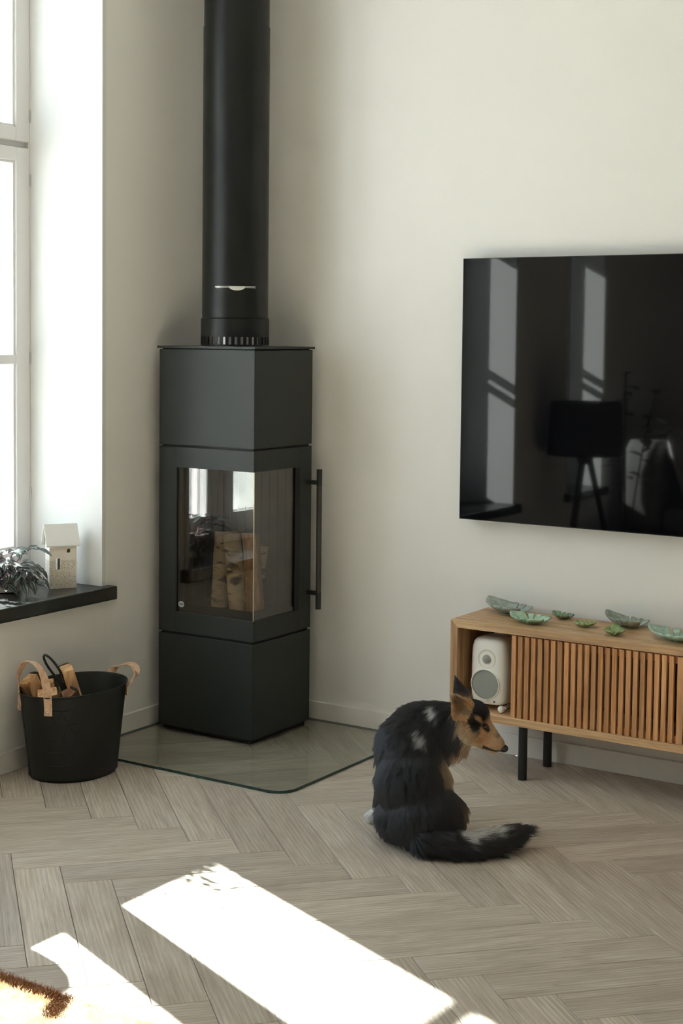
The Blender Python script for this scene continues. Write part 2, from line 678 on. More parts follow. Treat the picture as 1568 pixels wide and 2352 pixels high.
def window(name, label, leaves, y0, y1, first_hinges=()):
    w = struct(thing(name, None, None, (-.3, (y0 + y1) / 2, SILL_Z)), label)
    # fixed frame (jambs, head, bottom, transom and posts), double depth
    m = MB()
    xb, xf = -.47, -.302
    m.box(xb, xf, y0, y0 - .017, SILL_Z, WTOP)
    m.box(xb, xf, y1 + .017, y1, SILL_Z, WTOP)
    m.box(xb, xf, y0, y1, WTOP - .02, WTOP)
    m.box(xb, xf, y0, y1, SILL_Z, SILL_Z + .03)
    m.box(xb, xf - .02, y0, y1, 1.950, 1.972)
    for (a, b), (c, d) in zip(leaves[:-1], leaves[1:]):
        m.box(-.36, xf, b - .004, c + .004, SILL_Z, WTOP)
    obj('frame', m, M['winwhite'], w, bevel=.003)
    for i, (a, b) in enumerate(leaves):
        sash(w, (-.345, -.300), a, b, .545, 1.948, .062, .075, .045, MUNTIN, first_hinges[0] if i == 0 and first_hinges else ())
        sash(w, (-.345, -.300), a, b, 1.968, WTOP - .022, .062, .045, .05, None, first_hinges[1] if i == 0 and first_hinges else ())
        sash(w, (-.468, -.432), a, b, .545, 1.948, .030, .06, .03, MUNTIN)
        sash(w, (-.468, -.432), a, b, 1.968, WTOP - .022, .030, .03, .03)
    # white reveal lining inside
    li = MB()
    li.prism([(.005, y0 + .016), (.005, y0 - .002), (-.302, y0 - .012), (-.302, y0 + .01)], SILL_Z + .001, WTOP)
    obj('reveal_lining', li, M['reveal'], w)
    obj('reveal_lining', MB().prism([(.004, y1 - .004), (.004, y1 + .009), (-.3, y1 + .012), (-.3, y1 - .004)], SILL_Z + .001, WTOP), M['reveal'], w)
    obj('reveal_lining', MB().box(-.3, .004, y0, y1, WTOP - .012, WTOP), M['reveal'], w)
    # outside linings of the thick wall
    ol = MB().box(-WT - .01, -.471, y0 - .04, y0 - .052, SILL_Z - .05, WTOP)
    ol.box(-WT - .01, -.47, y1 + .001, y1 + .014, SILL_Z - .05, WTOP)
    obj('outer_lining', ol, M['winwhite'], w)
    return w


window('window_1', 'tall white three-leaf casement window in a deep reveal', [(-.666, -1.237), (-1.273, -1.890), (-1.983, -2.545)], W1[0] - .018, W1[1] + .003,
       ((1.845, 1.255, .80), (2.055,)))
window('window_2', 'narrow white casement window farther along the wall', [(-3.222, -3.658)], W2[0], W2[1])

struct(obj('trim_1', MB().box(-.31, .036, W1[0] + .022, W1[1] - .03, SILL_Z - .044, SILL_Z), M['sill'], bevel=.004), 'black stone window sill under the wide casement window')
struct(obj('trim_2', MB().box(-.31, .036, W2[0] + .022, W2[1] - .03, SILL_Z - .044, SILL_Z), M['sill'], bevel=.004), 'black stone window sill of the narrow window')
struct(obj('ground', MB().box(-40, 40, -40, 40, -.75, -.6), simple('pale_paving', srgb(205, 203, 196), .9)), 'pale sunlit paving outside the windows')

# ================================================================== HEARTH GLASS AND STOVE
def rounded_rect(x0, x1, y0, y1, corners, r, n=8):
    """outline, corners = set of rounded ones among 'sw','se','ne','nw'"""
    out = []
    for key, cx, cy_, a0 in (('sw', x0, y0, 180), ('se', x1, y0, 270), ('ne', x1, y1, 0), ('nw', x0, y1, 90)):
        if key in corners:
            sx, sy = (1 if 'w' in key else -1), (1 if 's' in key else -1)
            for i in range(n + 1):
                a = math.radians(a0 + 90 * i / n)
                out.append((cx + sx * r + r * math.cos(a), cy_ + sy * r + r * math.sin(a)))
        else:
            out.append((cx, cy_))
    return out


M['hearth'] = pane_mat('hearth_glass', (0.80, 0.83, 0.80, 1), 1.5, 1.0)
m_ = Mat('glass_edge', srgb(34, 62, 60), 0.15)
M['hearth_edge'] = m_.m
hp = thing('hearth_plate', 'clear glass hearth plate with a rounded corner under the stove', 'hearth plate', (.42, -.41, 0))
out = rounded_rect(.018, .832, -.800, -.018, {'se'}, .065)
top = MB()
top.add([(x, y, .0078) for x, y in out], [tuple(range(len(out)))])
obj('glass_sheet', top, M['hearth'], hp)
ed = MB()
n_ = len(out)
inn = [tuple(Vector(p) + (Vector((.42, -.41)) - Vector(p)).normalized() * .004) for p in out]
ed.add([(x, y, .0004) for x, y in out] + [(x, y, .0076) for x, y in out] + [(x, y, .0076) for x, y in inn] + [(x, y, .0004) for x, y in inn],
       [(i, (i + 1) % n_, n_ + (i + 1) % n_, n_ + i) for i in range(n_)] +
       [(n_ + i, n_ + (i + 1) % n_, 2 * n_ + (i + 1) % n_, 2 * n_ + i) for i in range(n_)] +
       [(2 * n_ + i, 2 * n_ + (i + 1) % n_, 3 * n_ + (i + 1) % n_, 3 * n_ + i) for i in range(n_)])
tag(obj('polished_edge', ed, M['hearth_edge'], hp), 'dark green polished glass edge')

# ---- stove
def metal_paint(name, c, rough):
    m = Mat(name, c, rough, 0.0, 0.32)
    v = m.coords()
    m.bump(m.noise(v, 420, 2), 0.10, 0.0006)
    return m.m


M['stove'] = metal_paint('anthracite_stove_paint', srgb(40, 43, 41), .5)
M['flue'] = metal_paint('black_flue_paint', srgb(19, 20, 20), .36)
M['stove_dark'] = simple('black_gap', srgb(16, 16, 15), .7)
M['stove_glass'] = pane_mat('stove_glass', (0.70, 0.67, 0.62, 1), 1.62, 1.35)
M['chrome'] = simple('polished_steel', (.78, .78, .76, 1), .22, 1.0)
SX0, SX1, SY0, SY1 = .060, .449, -.425, -.085        # plan of the stove
Z0, ZG2, ZG2b, ZGB, ZGT, ZG1, ZG1b, ZT = .0085, .335, .343, .412, .897, .965, .972, 1.290

stove = thing('wood_stove', 'tall square anthracite wood stove with a corner glass door', 'stove', ((SX0 + SX1) / 2, (SY0 + SY1) / 2, 0))
obj('base_box', MB().box(SX0, SX1, SY0, SY1, Z0 + .012, ZG2), M['stove'], stove, bevel=.0012)
obj('plinth', MB().box(SX0 + .012, SX1 - .012, SY0 + .012, SY1 - .012, Z0, Z0 + .012), M['stove_dark'], stove)
obj('upper_box', MB().box(SX0, SX1, SY0, SY1, ZG1b, ZT), M['stove'], stove, bevel=.0012)
obj('top_plate', MB().box(SX0 - .006, SX1 + .006, SY0 - .006, SY1 + .006, ZT + .003, ZT + .011), M['stove'], stove, bevel=.001)
for a, b in ((ZG2, ZG2b), (ZG1, ZG1b), (ZT, ZT + .003)):
    obj('shadow_gap', MB().box(SX0 + .008, SX1 - .008, SY0 + .008, SY1 - .008, a, b), M['stove_dark'], stove)
# fire chamber
m_ = Mat('fire_brick', srgb(64, 58, 49), .9)
v_ = m_.coords()
m_.color(m_.ramp(m_.noise(v_, 9, 5), [(.3, srgb(40, 36, 30)), (.7, srgb(98, 88, 72))]))
M['brick'] = m_.m
fb = obj('fire_chamber', MB().box(SX0, SX1 - .013, SY1 - .012, SY1, ZG2b, ZG1).box(SX0, SX0 + .012, SY0 + .05, SY1 - .012, ZG2b, ZG1)
         .box(SX0 + .012, SX1 - .013, SY0 + .03, SY1 - .012, ZGT + .03, ZG1 - .001).box(SX0 + .012, SX1 - .03, SY0 + .03, SY1 - .012, ZG2b, ZGB - .012), M['stove_dark'], stove)
rib = MB()
nb = 9
for i in range(nb):
    x = SX0 + .04 + i * (SX1 - SX0 - .09) / nb
    rib.box(x, x + .030, SY1 - .032, SY1 - .013, ZGB + .01, ZGT + .02)
for i in range(7):
    y = SY0 + .075 + i * .036
    rib.box(SX0 + .013, SX0 + .032, y, y + .028, ZGB + .01, ZGT + .02)
tag(obj('ribbed_lining', rib, M['brick'], stove), 'ribbed grey fire-brick lining')
obj('ash_floor', MB().box(SX0 + .012, SX1 - .02, SY0 + .022, SY1 - .012, ZGB - .012, ZGB + .006), M['brick'], stove)
obj('log_retainer', MB().box(SX0 + .07, SX1 - .012, SY0 + .014, SY0 + .018, ZGB, ZGB + .028).box(SX1 - .018, SX1 - .014, SY0 + .018, SY1 - .06, ZGB, ZGB + .028), M['stove'], stove)
# door: frame around two panes that meet at the free corner
dm = MB()
T = .012
dm.box(SX0, SX0 + .072, SY0, SY0 + T, ZG2b, ZG1)                       # hinge stile on the front
dm.box(SX0 + .072, SX1, SY0, SY0 + T, ZG2b, ZGB)
dm.box(SX0 + .072, SX1, SY0, SY0 + T, ZGT, ZG1)
dm.box(SX1 - T, SX1, SY0 + T, SY1 - .070, ZG2b, ZGB)
dm.box(SX1 - T, SX1, SY0 + T, SY1 - .070, ZGT, ZG1)
dm.box(SX1 - T, SX1, SY1 - .070, SY1, ZG2b, ZG1)                       # handle stile on the side
door = obj('door', dm, M['stove'], stove, bevel=.0008)
obj('pane', MB().box(SX0 + .072, SX1 - .0035, SY0 + .004, SY0 + .008, ZGB, ZGT), M['stove_glass'], door)
obj('pane', MB().box(SX1 - .008, SX1 - .004, SY0 + .0085, SY1 - .070, ZGB, ZGT), M['stove_glass'], door)
obj('corner_seal', MB().box(SX1 - .0034, SX1 - .0015, SY0 + .0045, SY0 + .0075, ZGB, ZGT), simple('brass_seal', srgb(190, 178, 148), .3, .6), door)
obj('gasket', MB().box(SX0 + .072, SX0 + .076, SY0 + .0005, SY0 + .003, ZGB, ZGT), M['stove_dark'], door)
obj('gasket', MB().box(SX1 - .003, SX1 - .0005, SY1 - .096, SY1 - .071, ZGB, ZGT), M['stove_dark'], door)
# small oval maker's plate low on the front pane
bp = MB()
bp.rings([[(SX0 + .094 + .0125 * math.cos(2 * math.pi * i / 24), y, ZGB + .026 + .0105 * math.sin(2 * math.pi * i / 24)) for i in range(24)] for y in (SY0 + .0038, SY0 + .0024)])
badge = tag(obj('maker_badge', bp, simple('badge_grey', srgb(150, 154, 156), .5), door), 'small oval grey maker badge with a line of script')
sq = []
for i in range(26):
    t = i / 25
    sq.append((SX0 + .0855 + .017 * t, SY0 + .0021, ZGB + .0265 + .0022 * math.sin(t * 26)))
obj('script_line', MB().tube(sq, .0005, 6), M['stove_dark'], badge)
# handle
hx = SX1 + .045
M['perforated'] = None
m_ = Mat('perforated_black', srgb(52, 52, 48), .45)
tc = m_.node('ShaderNodeTexCoord')
sep = m_.node('ShaderNodeSeparateXYZ')
m_.l.new(tc.outputs['Object'], sep.inputs[0])
ang = m_.math('ARCTAN2', sep.outputs['Y'], sep.outputs['X'])
aa = m_.math('MULTIPLY', ang, 10 / (2 * math.pi))
zz = m_.math('MULTIPLY', sep.outputs['Z'], 1 / .0085)
fa = m_.math('SUBTRACT', m_.math('FRACT', m_.math('ADD', aa, m_.math('MULTIPLY', m_.math('FLOOR', zz), .5))), .5)
fz = m_.math('SUBTRACT', m_.math('FRACT', zz), .5)
rr_ = m_.math('SQRT', m_.math('ADD', m_.math('POWER', fa, 2.0), m_.math('POWER', fz, 2.0)))
hole = m_.math('LESS_THAN', rr_, .30)
m_.color(m_.mix(hole, srgb(58, 58, 54), srgb(8, 8, 8)))
M['perforated'] = m_.m
hd = MB().tube([(hx, -.105, .412), (hx, -.105, .4695), (hx, -.105, .4705), (hx, -.105, .8315), (hx, -.105, .8325), (hx, -.105, .888)], [.0095, .0095, .008, .008, .0095, .0095], 20)
handle = obj('handle', hd, M['stove'], door, smooth=True)
tag(obj('grip', MB().tube([(hx, -.105, .47), (hx, -.105, .832)], .0092, 24), M['perforated'], handle, smooth=True, origin=(hx, -.105, .47)), 'perforated black grip')
obj('standoff', MB().box(SX1, hx - .006, -.110, -.100, .836, .850), M['stove'], handle)
obj('standoff', MB().box(SX1, hx - .006, -.110, -.100, .459, .473), M['stove'], handle)

# ---- flue pipe
FX, FY, FR = .243, -.250, .111
flue = thing('flue_pipe', 'black steel flue pipe rising from the stove top', 'flue pipe', (FX, FY, ZT + .011))
obj('lower_pipe', MB().lathe([(FR, 1.395), (FR, 2.357)], (FX, FY, 0), 64), M['flue'], flue, smooth=True)
obj('upper_pipe', MB().lathe([(FR - .0022, 2.357), (FR - .0022, RZ)], (FX, FY, 0), 64), M['flue'], flue, smooth=True)
cr = FR + .004
zb = ZT + .011
cm = MB().lathe([(cr, zb + .031), (cr, 1.392), (cr - .004, 1.395), (FR - .02, 1.395)], (FX, FY, 0), 64, cap=False)
cm.lathe([(cr, zb), (cr, zb + .006)], (FX, FY, 0), 64, cap=False)
NS = 36
for i in range(NS):
    a0 = 2 * math.pi * (i + .0) / NS
    a1 = 2 * math.pi * (i + .55) / NS
    rg = []
    for z in (zb + .006, zb + .031):
        rg.append([(FX + r * math.cos(a), FY + r * math.sin(a), z) for r, a in ((cr, a0), (cr, (a0 + a1) / 2), (cr, a1), (cr - .003, a1), (cr - .003, a0))])
    cm.rings(rg)
tag(obj('slotted_collar', cm, M['flue'], flue, smooth=True), 'black collar with a row of air slots')
obj('inner_spigot', MB().lathe([(FR - .022, zb), (FR - .022, 1.40)], (FX, FY, 0), 48), M['steel'], flue, smooth=True)
# damper: bent rod and half-moon tab
dz = 1.496
ad = math.atan2(CAM.y - FY, CAM.x - FX)
fw = Vector((math.cos(ad), math.sin(ad), 0))
sd = Vector((-fw.y, fw.x, 0))
fc = Vector((FX, FY, dz))
dr = []
for i in range(17):
    t = -.062 + .128 * i / 16
    dr.append(fc + sd * t + fw * (math.sqrt(FR ** 2 - min(t * t, .0064)) + .004))
damper = obj('damper_rod', MB().tube([p + Vector((0, 0, .0018)) for p in dr], .0013, 8).tube([p - Vector((0, 0, .0022)) for p in dr], .0011, 8)
             .tube([dr[0] - sd * .004 - Vector((0, 0, .002)), dr[0] + Vector((0, 0, .002))], .0032, 10), M['chrome'], flue, smooth=True)
hm = MB()
rg = [[], []]
cc = fc + sd * .006 + fw * (FR + .006)
for i in range(13):
    a = math.pi * i / 12
    for k in (0, 1):
        rg[k].append(cc - sd * .0265 * math.cos(a) - Vector((0, 0, .012 * math.sin(a))) + fw * (.002 + .003 * k + .010 * math.sin(a)))
hm.rings(rg)
tag(obj('damper_tab', hm, simple('brushed_tab', srgb(214, 212, 202), .4, .3), damper), 'half-moon metal damper tab')

# ---- birch logs inside the stove
def birch_mat():
    m = Mat('birch_bark', srgb(196, 178, 150), .75)
    v = m.coords((1, 1, 2.6), rnd=4.0)
    n = m.noise(v, 14, 4, .6, .6)
    v2 = m.coords((30, 30, 220), rnd=4.0)
    c = m.ramp(n, [(.33, srgb(30, 24, 18)), (.40, srgb(120, 98, 72)), (.46, srgb(208, 188, 158)), (.7, srgb(226, 210, 184))])
    n2 = m.noise(v2, 1.0, 2)
    c = m.mix(m.math('MULTIPLY', m.ramp(n2, [(.30, (1, 1, 1, 1)), (.38, (0, 0, 0, 1))]), .6), c, srgb(90, 70, 50))
    m.color(c)
    m.bump(n, .5, .004)
    return m.m


def cut_mat():
    m = Mat('cut_wood', srgb(205, 165, 118), .7)
    v = m.coords((40, 40, 3), rnd=3.0)
    n = m.noise(v, 2.2, 4)
    m.color(m.ramp(n, [(.3, srgb(168, 122, 80)), (.55, srgb(214, 170, 122)), (.75, srgb(232, 196, 150))]))
    m.bump(n, .3, .002)
    return m.m


M['birch'], M['cut'] = birch_mat(), cut_mat()


def log_thing(name, label, a, b, r, wedge, spin, group, rough_end=.004):
    """split or round log from a (bottom) to b (top): bark part and cut faces"""
    a, b = Vector(a), Vector(b)
    t = thing(name, label, 'firewood', a, group)
    ax = (b - a)
    L = ax.length
    q = ax.to_track_quat('Z', 'Y')
    rot = q @ Quaternion((0, 0, 1), spin)
    bark = MB()
    nseg, nl = 18, 7
    lo, hi = (0, 2 * math.pi) if wedge is None else (-wedge / 2, wedge / 2)
    rings = []
    for j in range(nl + 1):
        ring = []
        for i in range(nseg + (0 if wedge is None else 1)):
            an = lo + (hi - lo) * i / nseg
            rr = r * (1 + .05 * math.sin(3 * an + j * .8 + spin) + .04 * math.sin(j * 1.7 + an))
            ring.append(Vector((rr * math.cos(an), rr * math.sin(an), L * j / nl)))
        rings.append(ring)
    W = lambda p: a + rot @ p
    bark.rings([[W(p) for p in rg] for rg in rings], cap=False, closed=wedge is None)
    ob = obj('bark', bark, M['birch'], t, smooth=True)
    cf = MB()
    for rg in (rings[0], rings[-1]):
        c = Vector((0, 0, rg[0].z))
        ps = ([c] if wedge is not None and wedge < math.pi * 1.2 else []) + rg
        cf.add([W(p) for p in ps], [tuple(range(len(ps)))])
    if wedge is not None:
        for side in (0, -1):
            for j in range(nl):
                p, p2 = rings[j][side], rings[j + 1][side]
                c, c2 = Vector((0.0, .0, p.z)), Vector((0.0, .0, p2.z))
                cf.add([W(c), W(p), W(p2), W(c2)], [(0, 1, 2, 3)])
    if wedge is None:
        for rg in (rings[0], rings[-1]):
            obj('cut_end', MB().add([W(p) for p in rg], [tuple(range(len(rg)))]), M['cut'], t)
    else:
        weld(obj('cut_face', cf, M['cut'], t))
    # re-orient local axes so the grain runs along the log: mesh data stays in world axes, offset only
    return t


G = 'birch logs in the stove'
log_thing('birch_log', 'birch log standing upright in the stove with a peeling dark band', (.228, -.302, .419), (.216, -.272, .672), .031, None, .4, G)
log_thing('birch_log', 'birch log leaning in the middle of the stove fire', (.332, -.342, .419), (.264, -.290, .672), .030, None, 2.2, G)
log_thing('birch_log', 'split birch log leaning beside the stove door corner', (.392, -.300, .419), (.330, -.246, .674), .046, 2.2, -1.0, G)
log_thing('birch_log', 'short birch log lying low behind the upright stove logs', (.27, -.175, .419), (.29, -.160, .62), .030, None, .9, G)

# ================================================================== TELEVISION
m_ = Mat('tv_screen', (.003, .003, .004, 1), .03, 0, .4)
M['screen'] = m_.m
M['tv_black'] = simple('tv_black', (.006, .006, .006, 1), .35)
tv = thing('television', 'large black wall-mounted flat television above the sideboard', 'television', (1.72, -.03, .75))
obj('screen', MB().box(1.004, 2.444, -.0605, -.058, .757, 1.586), M['screen'], tv)
obj('bezel', MB().box(1.002, 1.004, -.061, -.03, .755, 1.588).box(2.444, 2.446, -.061, -.03, .755, 1.588).box(1.004, 2.444, -.061, -.03, 1.586, 1.588)
    .box(1.004, 2.444, -.061, -.03, .755, .757), M['tv_black'], tv)
obj('rear_housing', MB().box(1.004, 2.444, -.058, -.032, .757, 1.586).box(1.25, 2.2, -.032, -.012, .80, 1.45), M['tv_black'], tv)
obj('wall_bracket', MB().box(1.5, 1.95, -.012, -.0005, 1.0, 1.3), M['tv_black'], tv)

# ================================================================== SIDEBOARD
M['oakx'] = wood_mat('oak_long', srgb(152, 116, 82), srgb(206, 168, 126), srgb(226, 192, 150), 0, 1.0, .5, .45)
M['oakz'] = wood_mat('oak_upright', srgb(138, 104, 72), srgb(188, 150, 110), srgb(208, 174, 134), 2, 1.0, .5, .45)
M['slat'] = wood_mat('oak_slat', srgb(152, 104, 66), srgb(200, 146, 98), srgb(222, 172, 124), 2, 1.3, .5, .35, var=.42)
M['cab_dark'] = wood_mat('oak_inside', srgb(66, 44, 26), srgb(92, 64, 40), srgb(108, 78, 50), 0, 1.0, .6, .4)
M['leg'] = simple('black_leg_steel', srgb(22, 23, 22), .4)
CX0, CX1, CY0, CY1, CZ0, CZ1, CT = 1.088, 2.72, -.272, -.016, .168, .470, .024
sb = thing('sideboard', 'oak sideboard with slatted sliding doors on black legs', 'sideboard', (1.9, -.145, 0))


def mitre(p, axis):
    m = MB()
    m.add([(x, y, z) for y in (CY0, CY1) for x, z in p], [(3, 2, 1, 0), (4, 5, 6, 7), (0, 1, 5, 4), (1, 2, 6, 5), (2, 3, 7, 6), (3, 0, 4, 7)])
    return m


obj('top_board', mitre([(CX0, CZ1), (CX1, CZ1), (CX1 - CT, CZ1 - CT), (CX0 + CT, CZ1 - CT)], 0), M['oakx'], sb, bevel=.0008)
obj('bottom_board', mitre([(CX0, CZ0), (CX1, CZ0), (CX1 - CT, CZ0 + CT), (CX0 + CT, CZ0 + CT)], 0), M['oakx'], sb, bevel=.0008)
obj('side_board', mitre([(CX0, CZ0), (CX0, CZ1), (CX0 + CT, CZ1 - CT), (CX0 + CT, CZ0 + CT)], 2), M['oakz'], sb, bevel=.0008)
obj('side_board', mitre([(CX1, CZ0), (CX1, CZ1), (CX1 - CT, CZ1 - CT), (CX1 - CT, CZ0 + CT)], 2), M['oakz'], sb, bevel=.0008)
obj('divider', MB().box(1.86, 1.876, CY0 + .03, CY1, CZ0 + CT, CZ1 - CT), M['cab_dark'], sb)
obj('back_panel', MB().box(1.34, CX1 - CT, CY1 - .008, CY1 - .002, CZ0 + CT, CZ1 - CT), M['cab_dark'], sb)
for x in (1.325, 2.48):
    for y in (-.243, -.062):
        obj('leg', MB().tube([(x, y, .0005), (x, y, CZ0)], .0135, 24), M['leg'], sb, smooth=True)


def slat_door(x0, n, stile_first):
    d = obj('sliding_door', MB().box(x0, x0 + n * .0213, CY0 + .016, CY0 + .024, CZ1 - CT - .026, CZ1 - CT - .004)
            .box(x0, x0 + n * .0213, CY0 + .016, CY0 + .024, CZ0 + CT + .001, CZ0 + CT + .020), M['slat'], sb)
    first = None
    for k in range(n):
        w = .0185 if (k == 0 and stile_first) else .0138
        x = x0 + k * .0213
        yo = CY0 + .003
        if first is None or w > .015:
            s = obj('slat', MB().box(x, x + w, yo, yo + .013, CZ0 + CT + .0008, CZ1 - CT - .0035), M['slat'], d, origin=(x, yo, CZ0))
            if w < .015:
                first = s
        else:
            s = first.copy()
            col.objects.link(s)
            s.parent = d
            s.location = Vector((x, yo, CZ0)) - wloc(d)
    return d


slat_door(1.294, 24, False)
slat_door(1.8085, 28, True)

# ---- loudspeaker in the open bay
M['spk'] = simple('white_enamel', srgb(246, 243, 236), .38)
M['cone'] = simple('grey_grille', srgb(150, 152, 146), .55)
sp = thing('loudspeaker', 'small white rounded loudspeaker in the open sideboard bay', 'loudspeaker', (1.196, -.18, CZ0 + CT))


def superbox(cx, cy_, z0, z1, hw, hd, n=48, e=4.5):
    """softly rounded cabinet: superellipse plan, domed ends"""
    rings = []
    H = z1 - z0
    prof = [(0.0, .62), (.015, .80), (.05, .92), (.13, .985), (.3, 1.0), (.55, 1.0), (.75, .985), (.87, .955), (.945, .89), (.985, .78), (1.0, .60)]
    for t, s in prof:
        ring = []
        for i in range(n):
            a = 2 * math.pi * i / n
            c, si = math.cos(a), math.sin(a)
            k = (abs(c) ** e + abs(si) ** e) ** (-1 / e)
            ring.append((cx + hw * s * k * c, cy_ + hd * (s * .5 + .5) * k * si, z0 + H * t))
        rings.append(ring)
    return MB().rings(rings)


spb = obj('cabinet', superbox(1.198, -.183, .211, .414, .063, .056), M['spk'], sp, smooth=True, angle=60)
ys = -.183 - .056


def disc(cx, cz, r, y, depth, n=40, dome=False):
    m = MB()
    prof = [(r, 0), (r, -.0015), (r * .93, -.002)] + [(r * k, -depth_) for k, depth_ in dome]
    m.rings([[(cx + rr * math.cos(2 * math.pi * i / n), y + dy, cz + rr * math.sin(2 * math.pi * i / n)) for i in range(n)] for rr, dy in prof])
    return m


M['waveguide'] = simple('white_waveguide', srgb(222, 214, 200), .45)
obj('waveguide', disc(1.197, .353, .030, ys + .0018, 0, dome=[(.85, .0012), (.6, -.001), (.4, -.003)]), M['waveguide'], sp, smooth=True)
tag(obj('tweeter', disc(1.197, .353, .0135, ys - .0008, 0, dome=[(.8, .0035), (.5, .0055), (.1, .0065)]), M['cone'], sp, smooth=True), 'small grey tweeter dome')
tag(obj('woofer', disc(1.193, .275, .0455, ys - .001, 0, dome=[(.9, -.002), (.7, -.006), (.5, -.008), (.42, -.006), (.25, -.003), (.05, -.002)]), M['cone'], sp, smooth=True), 'round grey woofer cone')
rgm = MB()
rgm.rings([[(1.193 + rr * math.cos(2 * math.pi * i / 48), ys + dy, .275 + rr * math.sin(2 * math.pi * i / 48)) for i in range(48)] for rr, dy in ((.0485, .002), (.0485, -.0015), (.0455, -.0028), (.0455, .002))], cap=False)
obj('woofer_rim', rgm, M['spk'], sp, smooth=True)
obj('status_light', MB().tube([(1.224, ys + .003, .2235), (1.224, ys - .0008, .2235)], .0024, 12), M['tv_black'], sp)
obj('maker_mark', MB().box(1.198, 1.209, ys - .0006, ys + .002, .2228, .2240), simple('grey_print', srgb(150, 148, 142), .5), sp)
obj('stand_arm', MB().tube([(1.15, -.215, .2035), (1.155, -.15, .204), (1.198, -.13, .205), (1.243, -.15, .204), (1.248, -.215, .2035)], .0055, 10), M['spk'], sp, smooth=True)
obj('stand_neck', MB().tube([(1.198, -.14, .202), (1.198, -.15, .222)], .010, 14), M['spk'], sp, smooth=True)
for x in (1.15, 1.248):
    obj('ball_foot', MB().ellipsoid((x, -.236, .2035), (.0115, .0115, .0115)), M['spk'], sp, smooth=True)
obj('ball_foot', MB().ellipsoid((1.198, -.10, .2035), (.0115, .0115, .0115)), M['spk'], sp, smooth=True)

# ---- ceramic leaf dishes
def glaze(name, c1, c2):
    m = Mat(name, c1, .22, 0, .6)
    v = m.coords(rnd=2.0)
    n = m.noise(v, 28, 4, .6, .8)
    c = m.ramp(n, [(.3, c1), (.62, c2), (.8, tuple(min(1, x * 1.5) for x in c2[:3]) + (1,))])
    m.color(c)
    m.bump(n, .25, .002)
    return m.m


def leaf_dish(label, x, y, length, width, rotz, lift, tilt, mat, notches, tip_lift=0.0):
    t = thing('leaf_dish', label, 'dish', (x, y, CZ1), 'ceramic monstera dishes')
    n, nr = 144, 7

    def outline(th):
        # th = 0 at the tip (+x), pi at the stem notch
        r = 1.0 / math.sqrt((math.cos(th) / (length / 2)) ** 2 + (math.sin(th) / (width / 2)) ** 2)
        r *= 1 + .10 * math.exp(-(min(th, 2 * math.pi - th) / .35) ** 2)
        d = abs(th - math.pi)
        r *= 1 - .42 * math.exp(-(d / .20) ** 2) + .05 * math.exp(-((d - .45) / .25) ** 2)
        for a, dep in notches:
            dd = abs((th - a + math.pi) % (2 * math.pi) - math.pi)
            r *= 1 - dep * math.exp(-(dd / .055) ** 4)
        return r
    cr, sr = math.cos(rotz), math.sin(rotz)
    vs, fs = [], []
    for k in range(1, nr + 1):
        s = k / nr
        for i in range(n):
            th = 2 * math.pi * i / n
            r = outline(th) * s
            lx, ly = r * math.cos(th), r * math.sin(th)
            q = (lx / (length / 2)) ** 2 + (ly / (width / 2)) ** 2
            z = .004 + lift * q ** 1.15 + tip_lift * max(0, lx / (length / 2)) ** 3 + .0012 * math.sin(9 * th) * s + tilt * ly
            z -= .0018 * math.exp(-(ly / .004) ** 2) * s
            vs.append((x + cr * lx - sr * ly, y + sr * lx + cr * ly, CZ1 + max(z, .0035)))
    vs.append((x, y, CZ1 + .004))
    c = len(vs) - 1
    for i in range(n):
        fs.append((c, i, (i + 1) % n))
    for k in range(nr - 1):
        for i in range(n):
            j = (i + 1) % n
            fs.append((k * n + i, (k + 1) * n + i, (k + 1) * n + j, k * n + j))
    o = obj('dish_body', MB().add(vs, fs), mat, t, smooth=True, angle=180)
    md = o.modifiers.new('thick', 'SOLIDIFY')
    md.thickness = .0042
    md.offset = 0
    fo = MB().lathe([(length * .13, 0.0004), (length * .15, .004)], (x, y, CZ1), 20)
    obj('foot_ring', fo, mat, t)
    # raised midrib
    rib_ = MB()
    pts = []
    for i in range(12):
        lx = (-.42 + .88 * i / 11) * length / 2
        z = .0065 + lift * (lx / (length / 2)) ** 2.3 if lx > 0 else .0065 + lift * abs(lx / (length / 2)) ** 2.3
        pts.append((x + cr * lx, y + sr * lx, CZ1 + z + tip_lift * max(0, lx / (length / 2)) ** 3))
    rib_.tube(pts, [.0011] * 11 + [.0004], 6)
    obj('midrib', rib_, mat, t, smooth=True)
    return t


gA = glaze('glaze_grey_green', srgb(124, 140, 130), srgb(170, 180, 172))
gB = glaze('glaze_mint', srgb(136, 176, 146), srgb(186, 214, 188))
gC = glaze('glaze_bottle', srgb(98, 124, 96), srgb(134, 158, 128))
gD = glaze('glaze_moss', srgb(126, 150, 98), srgb(158, 178, 122))
gE = glaze('glaze_olive', srgb(122, 136, 122), srgb(158, 168, 156))
gF = glaze('glaze_sea', srgb(138, 170, 152), srgb(178, 204, 188))
NT = [(.75, .5), (1.3, .55), (1.85, .5), (5.53, .5), (4.98, .55), (4.43, .45)]
leaf_dish('largest grey-green leaf dish at the open bay end of the sideboard', 1.195, -.085, .165, .115, 2.75, .024, .05, gA, [(1.3, .5), (2.0, .5), (4.9, .4), (4.3, .4)], .008)
leaf_dish('mint green slotted leaf dish beside the largest grey one', 1.318, -.190, .128, .098, 3.0, .017, 0, gB, NT, .004)
leaf_dish('small bottle-green leaf dish against the wall', 1.368, -.062, .068, .055, 2.9, .011, 0, gC, NT, .003)
leaf_dish('small moss-green leaf dish with even slots in the sideboard middle', 1.474, -.146, .066, .052, .1, .010, 0, gD, NT, .002)
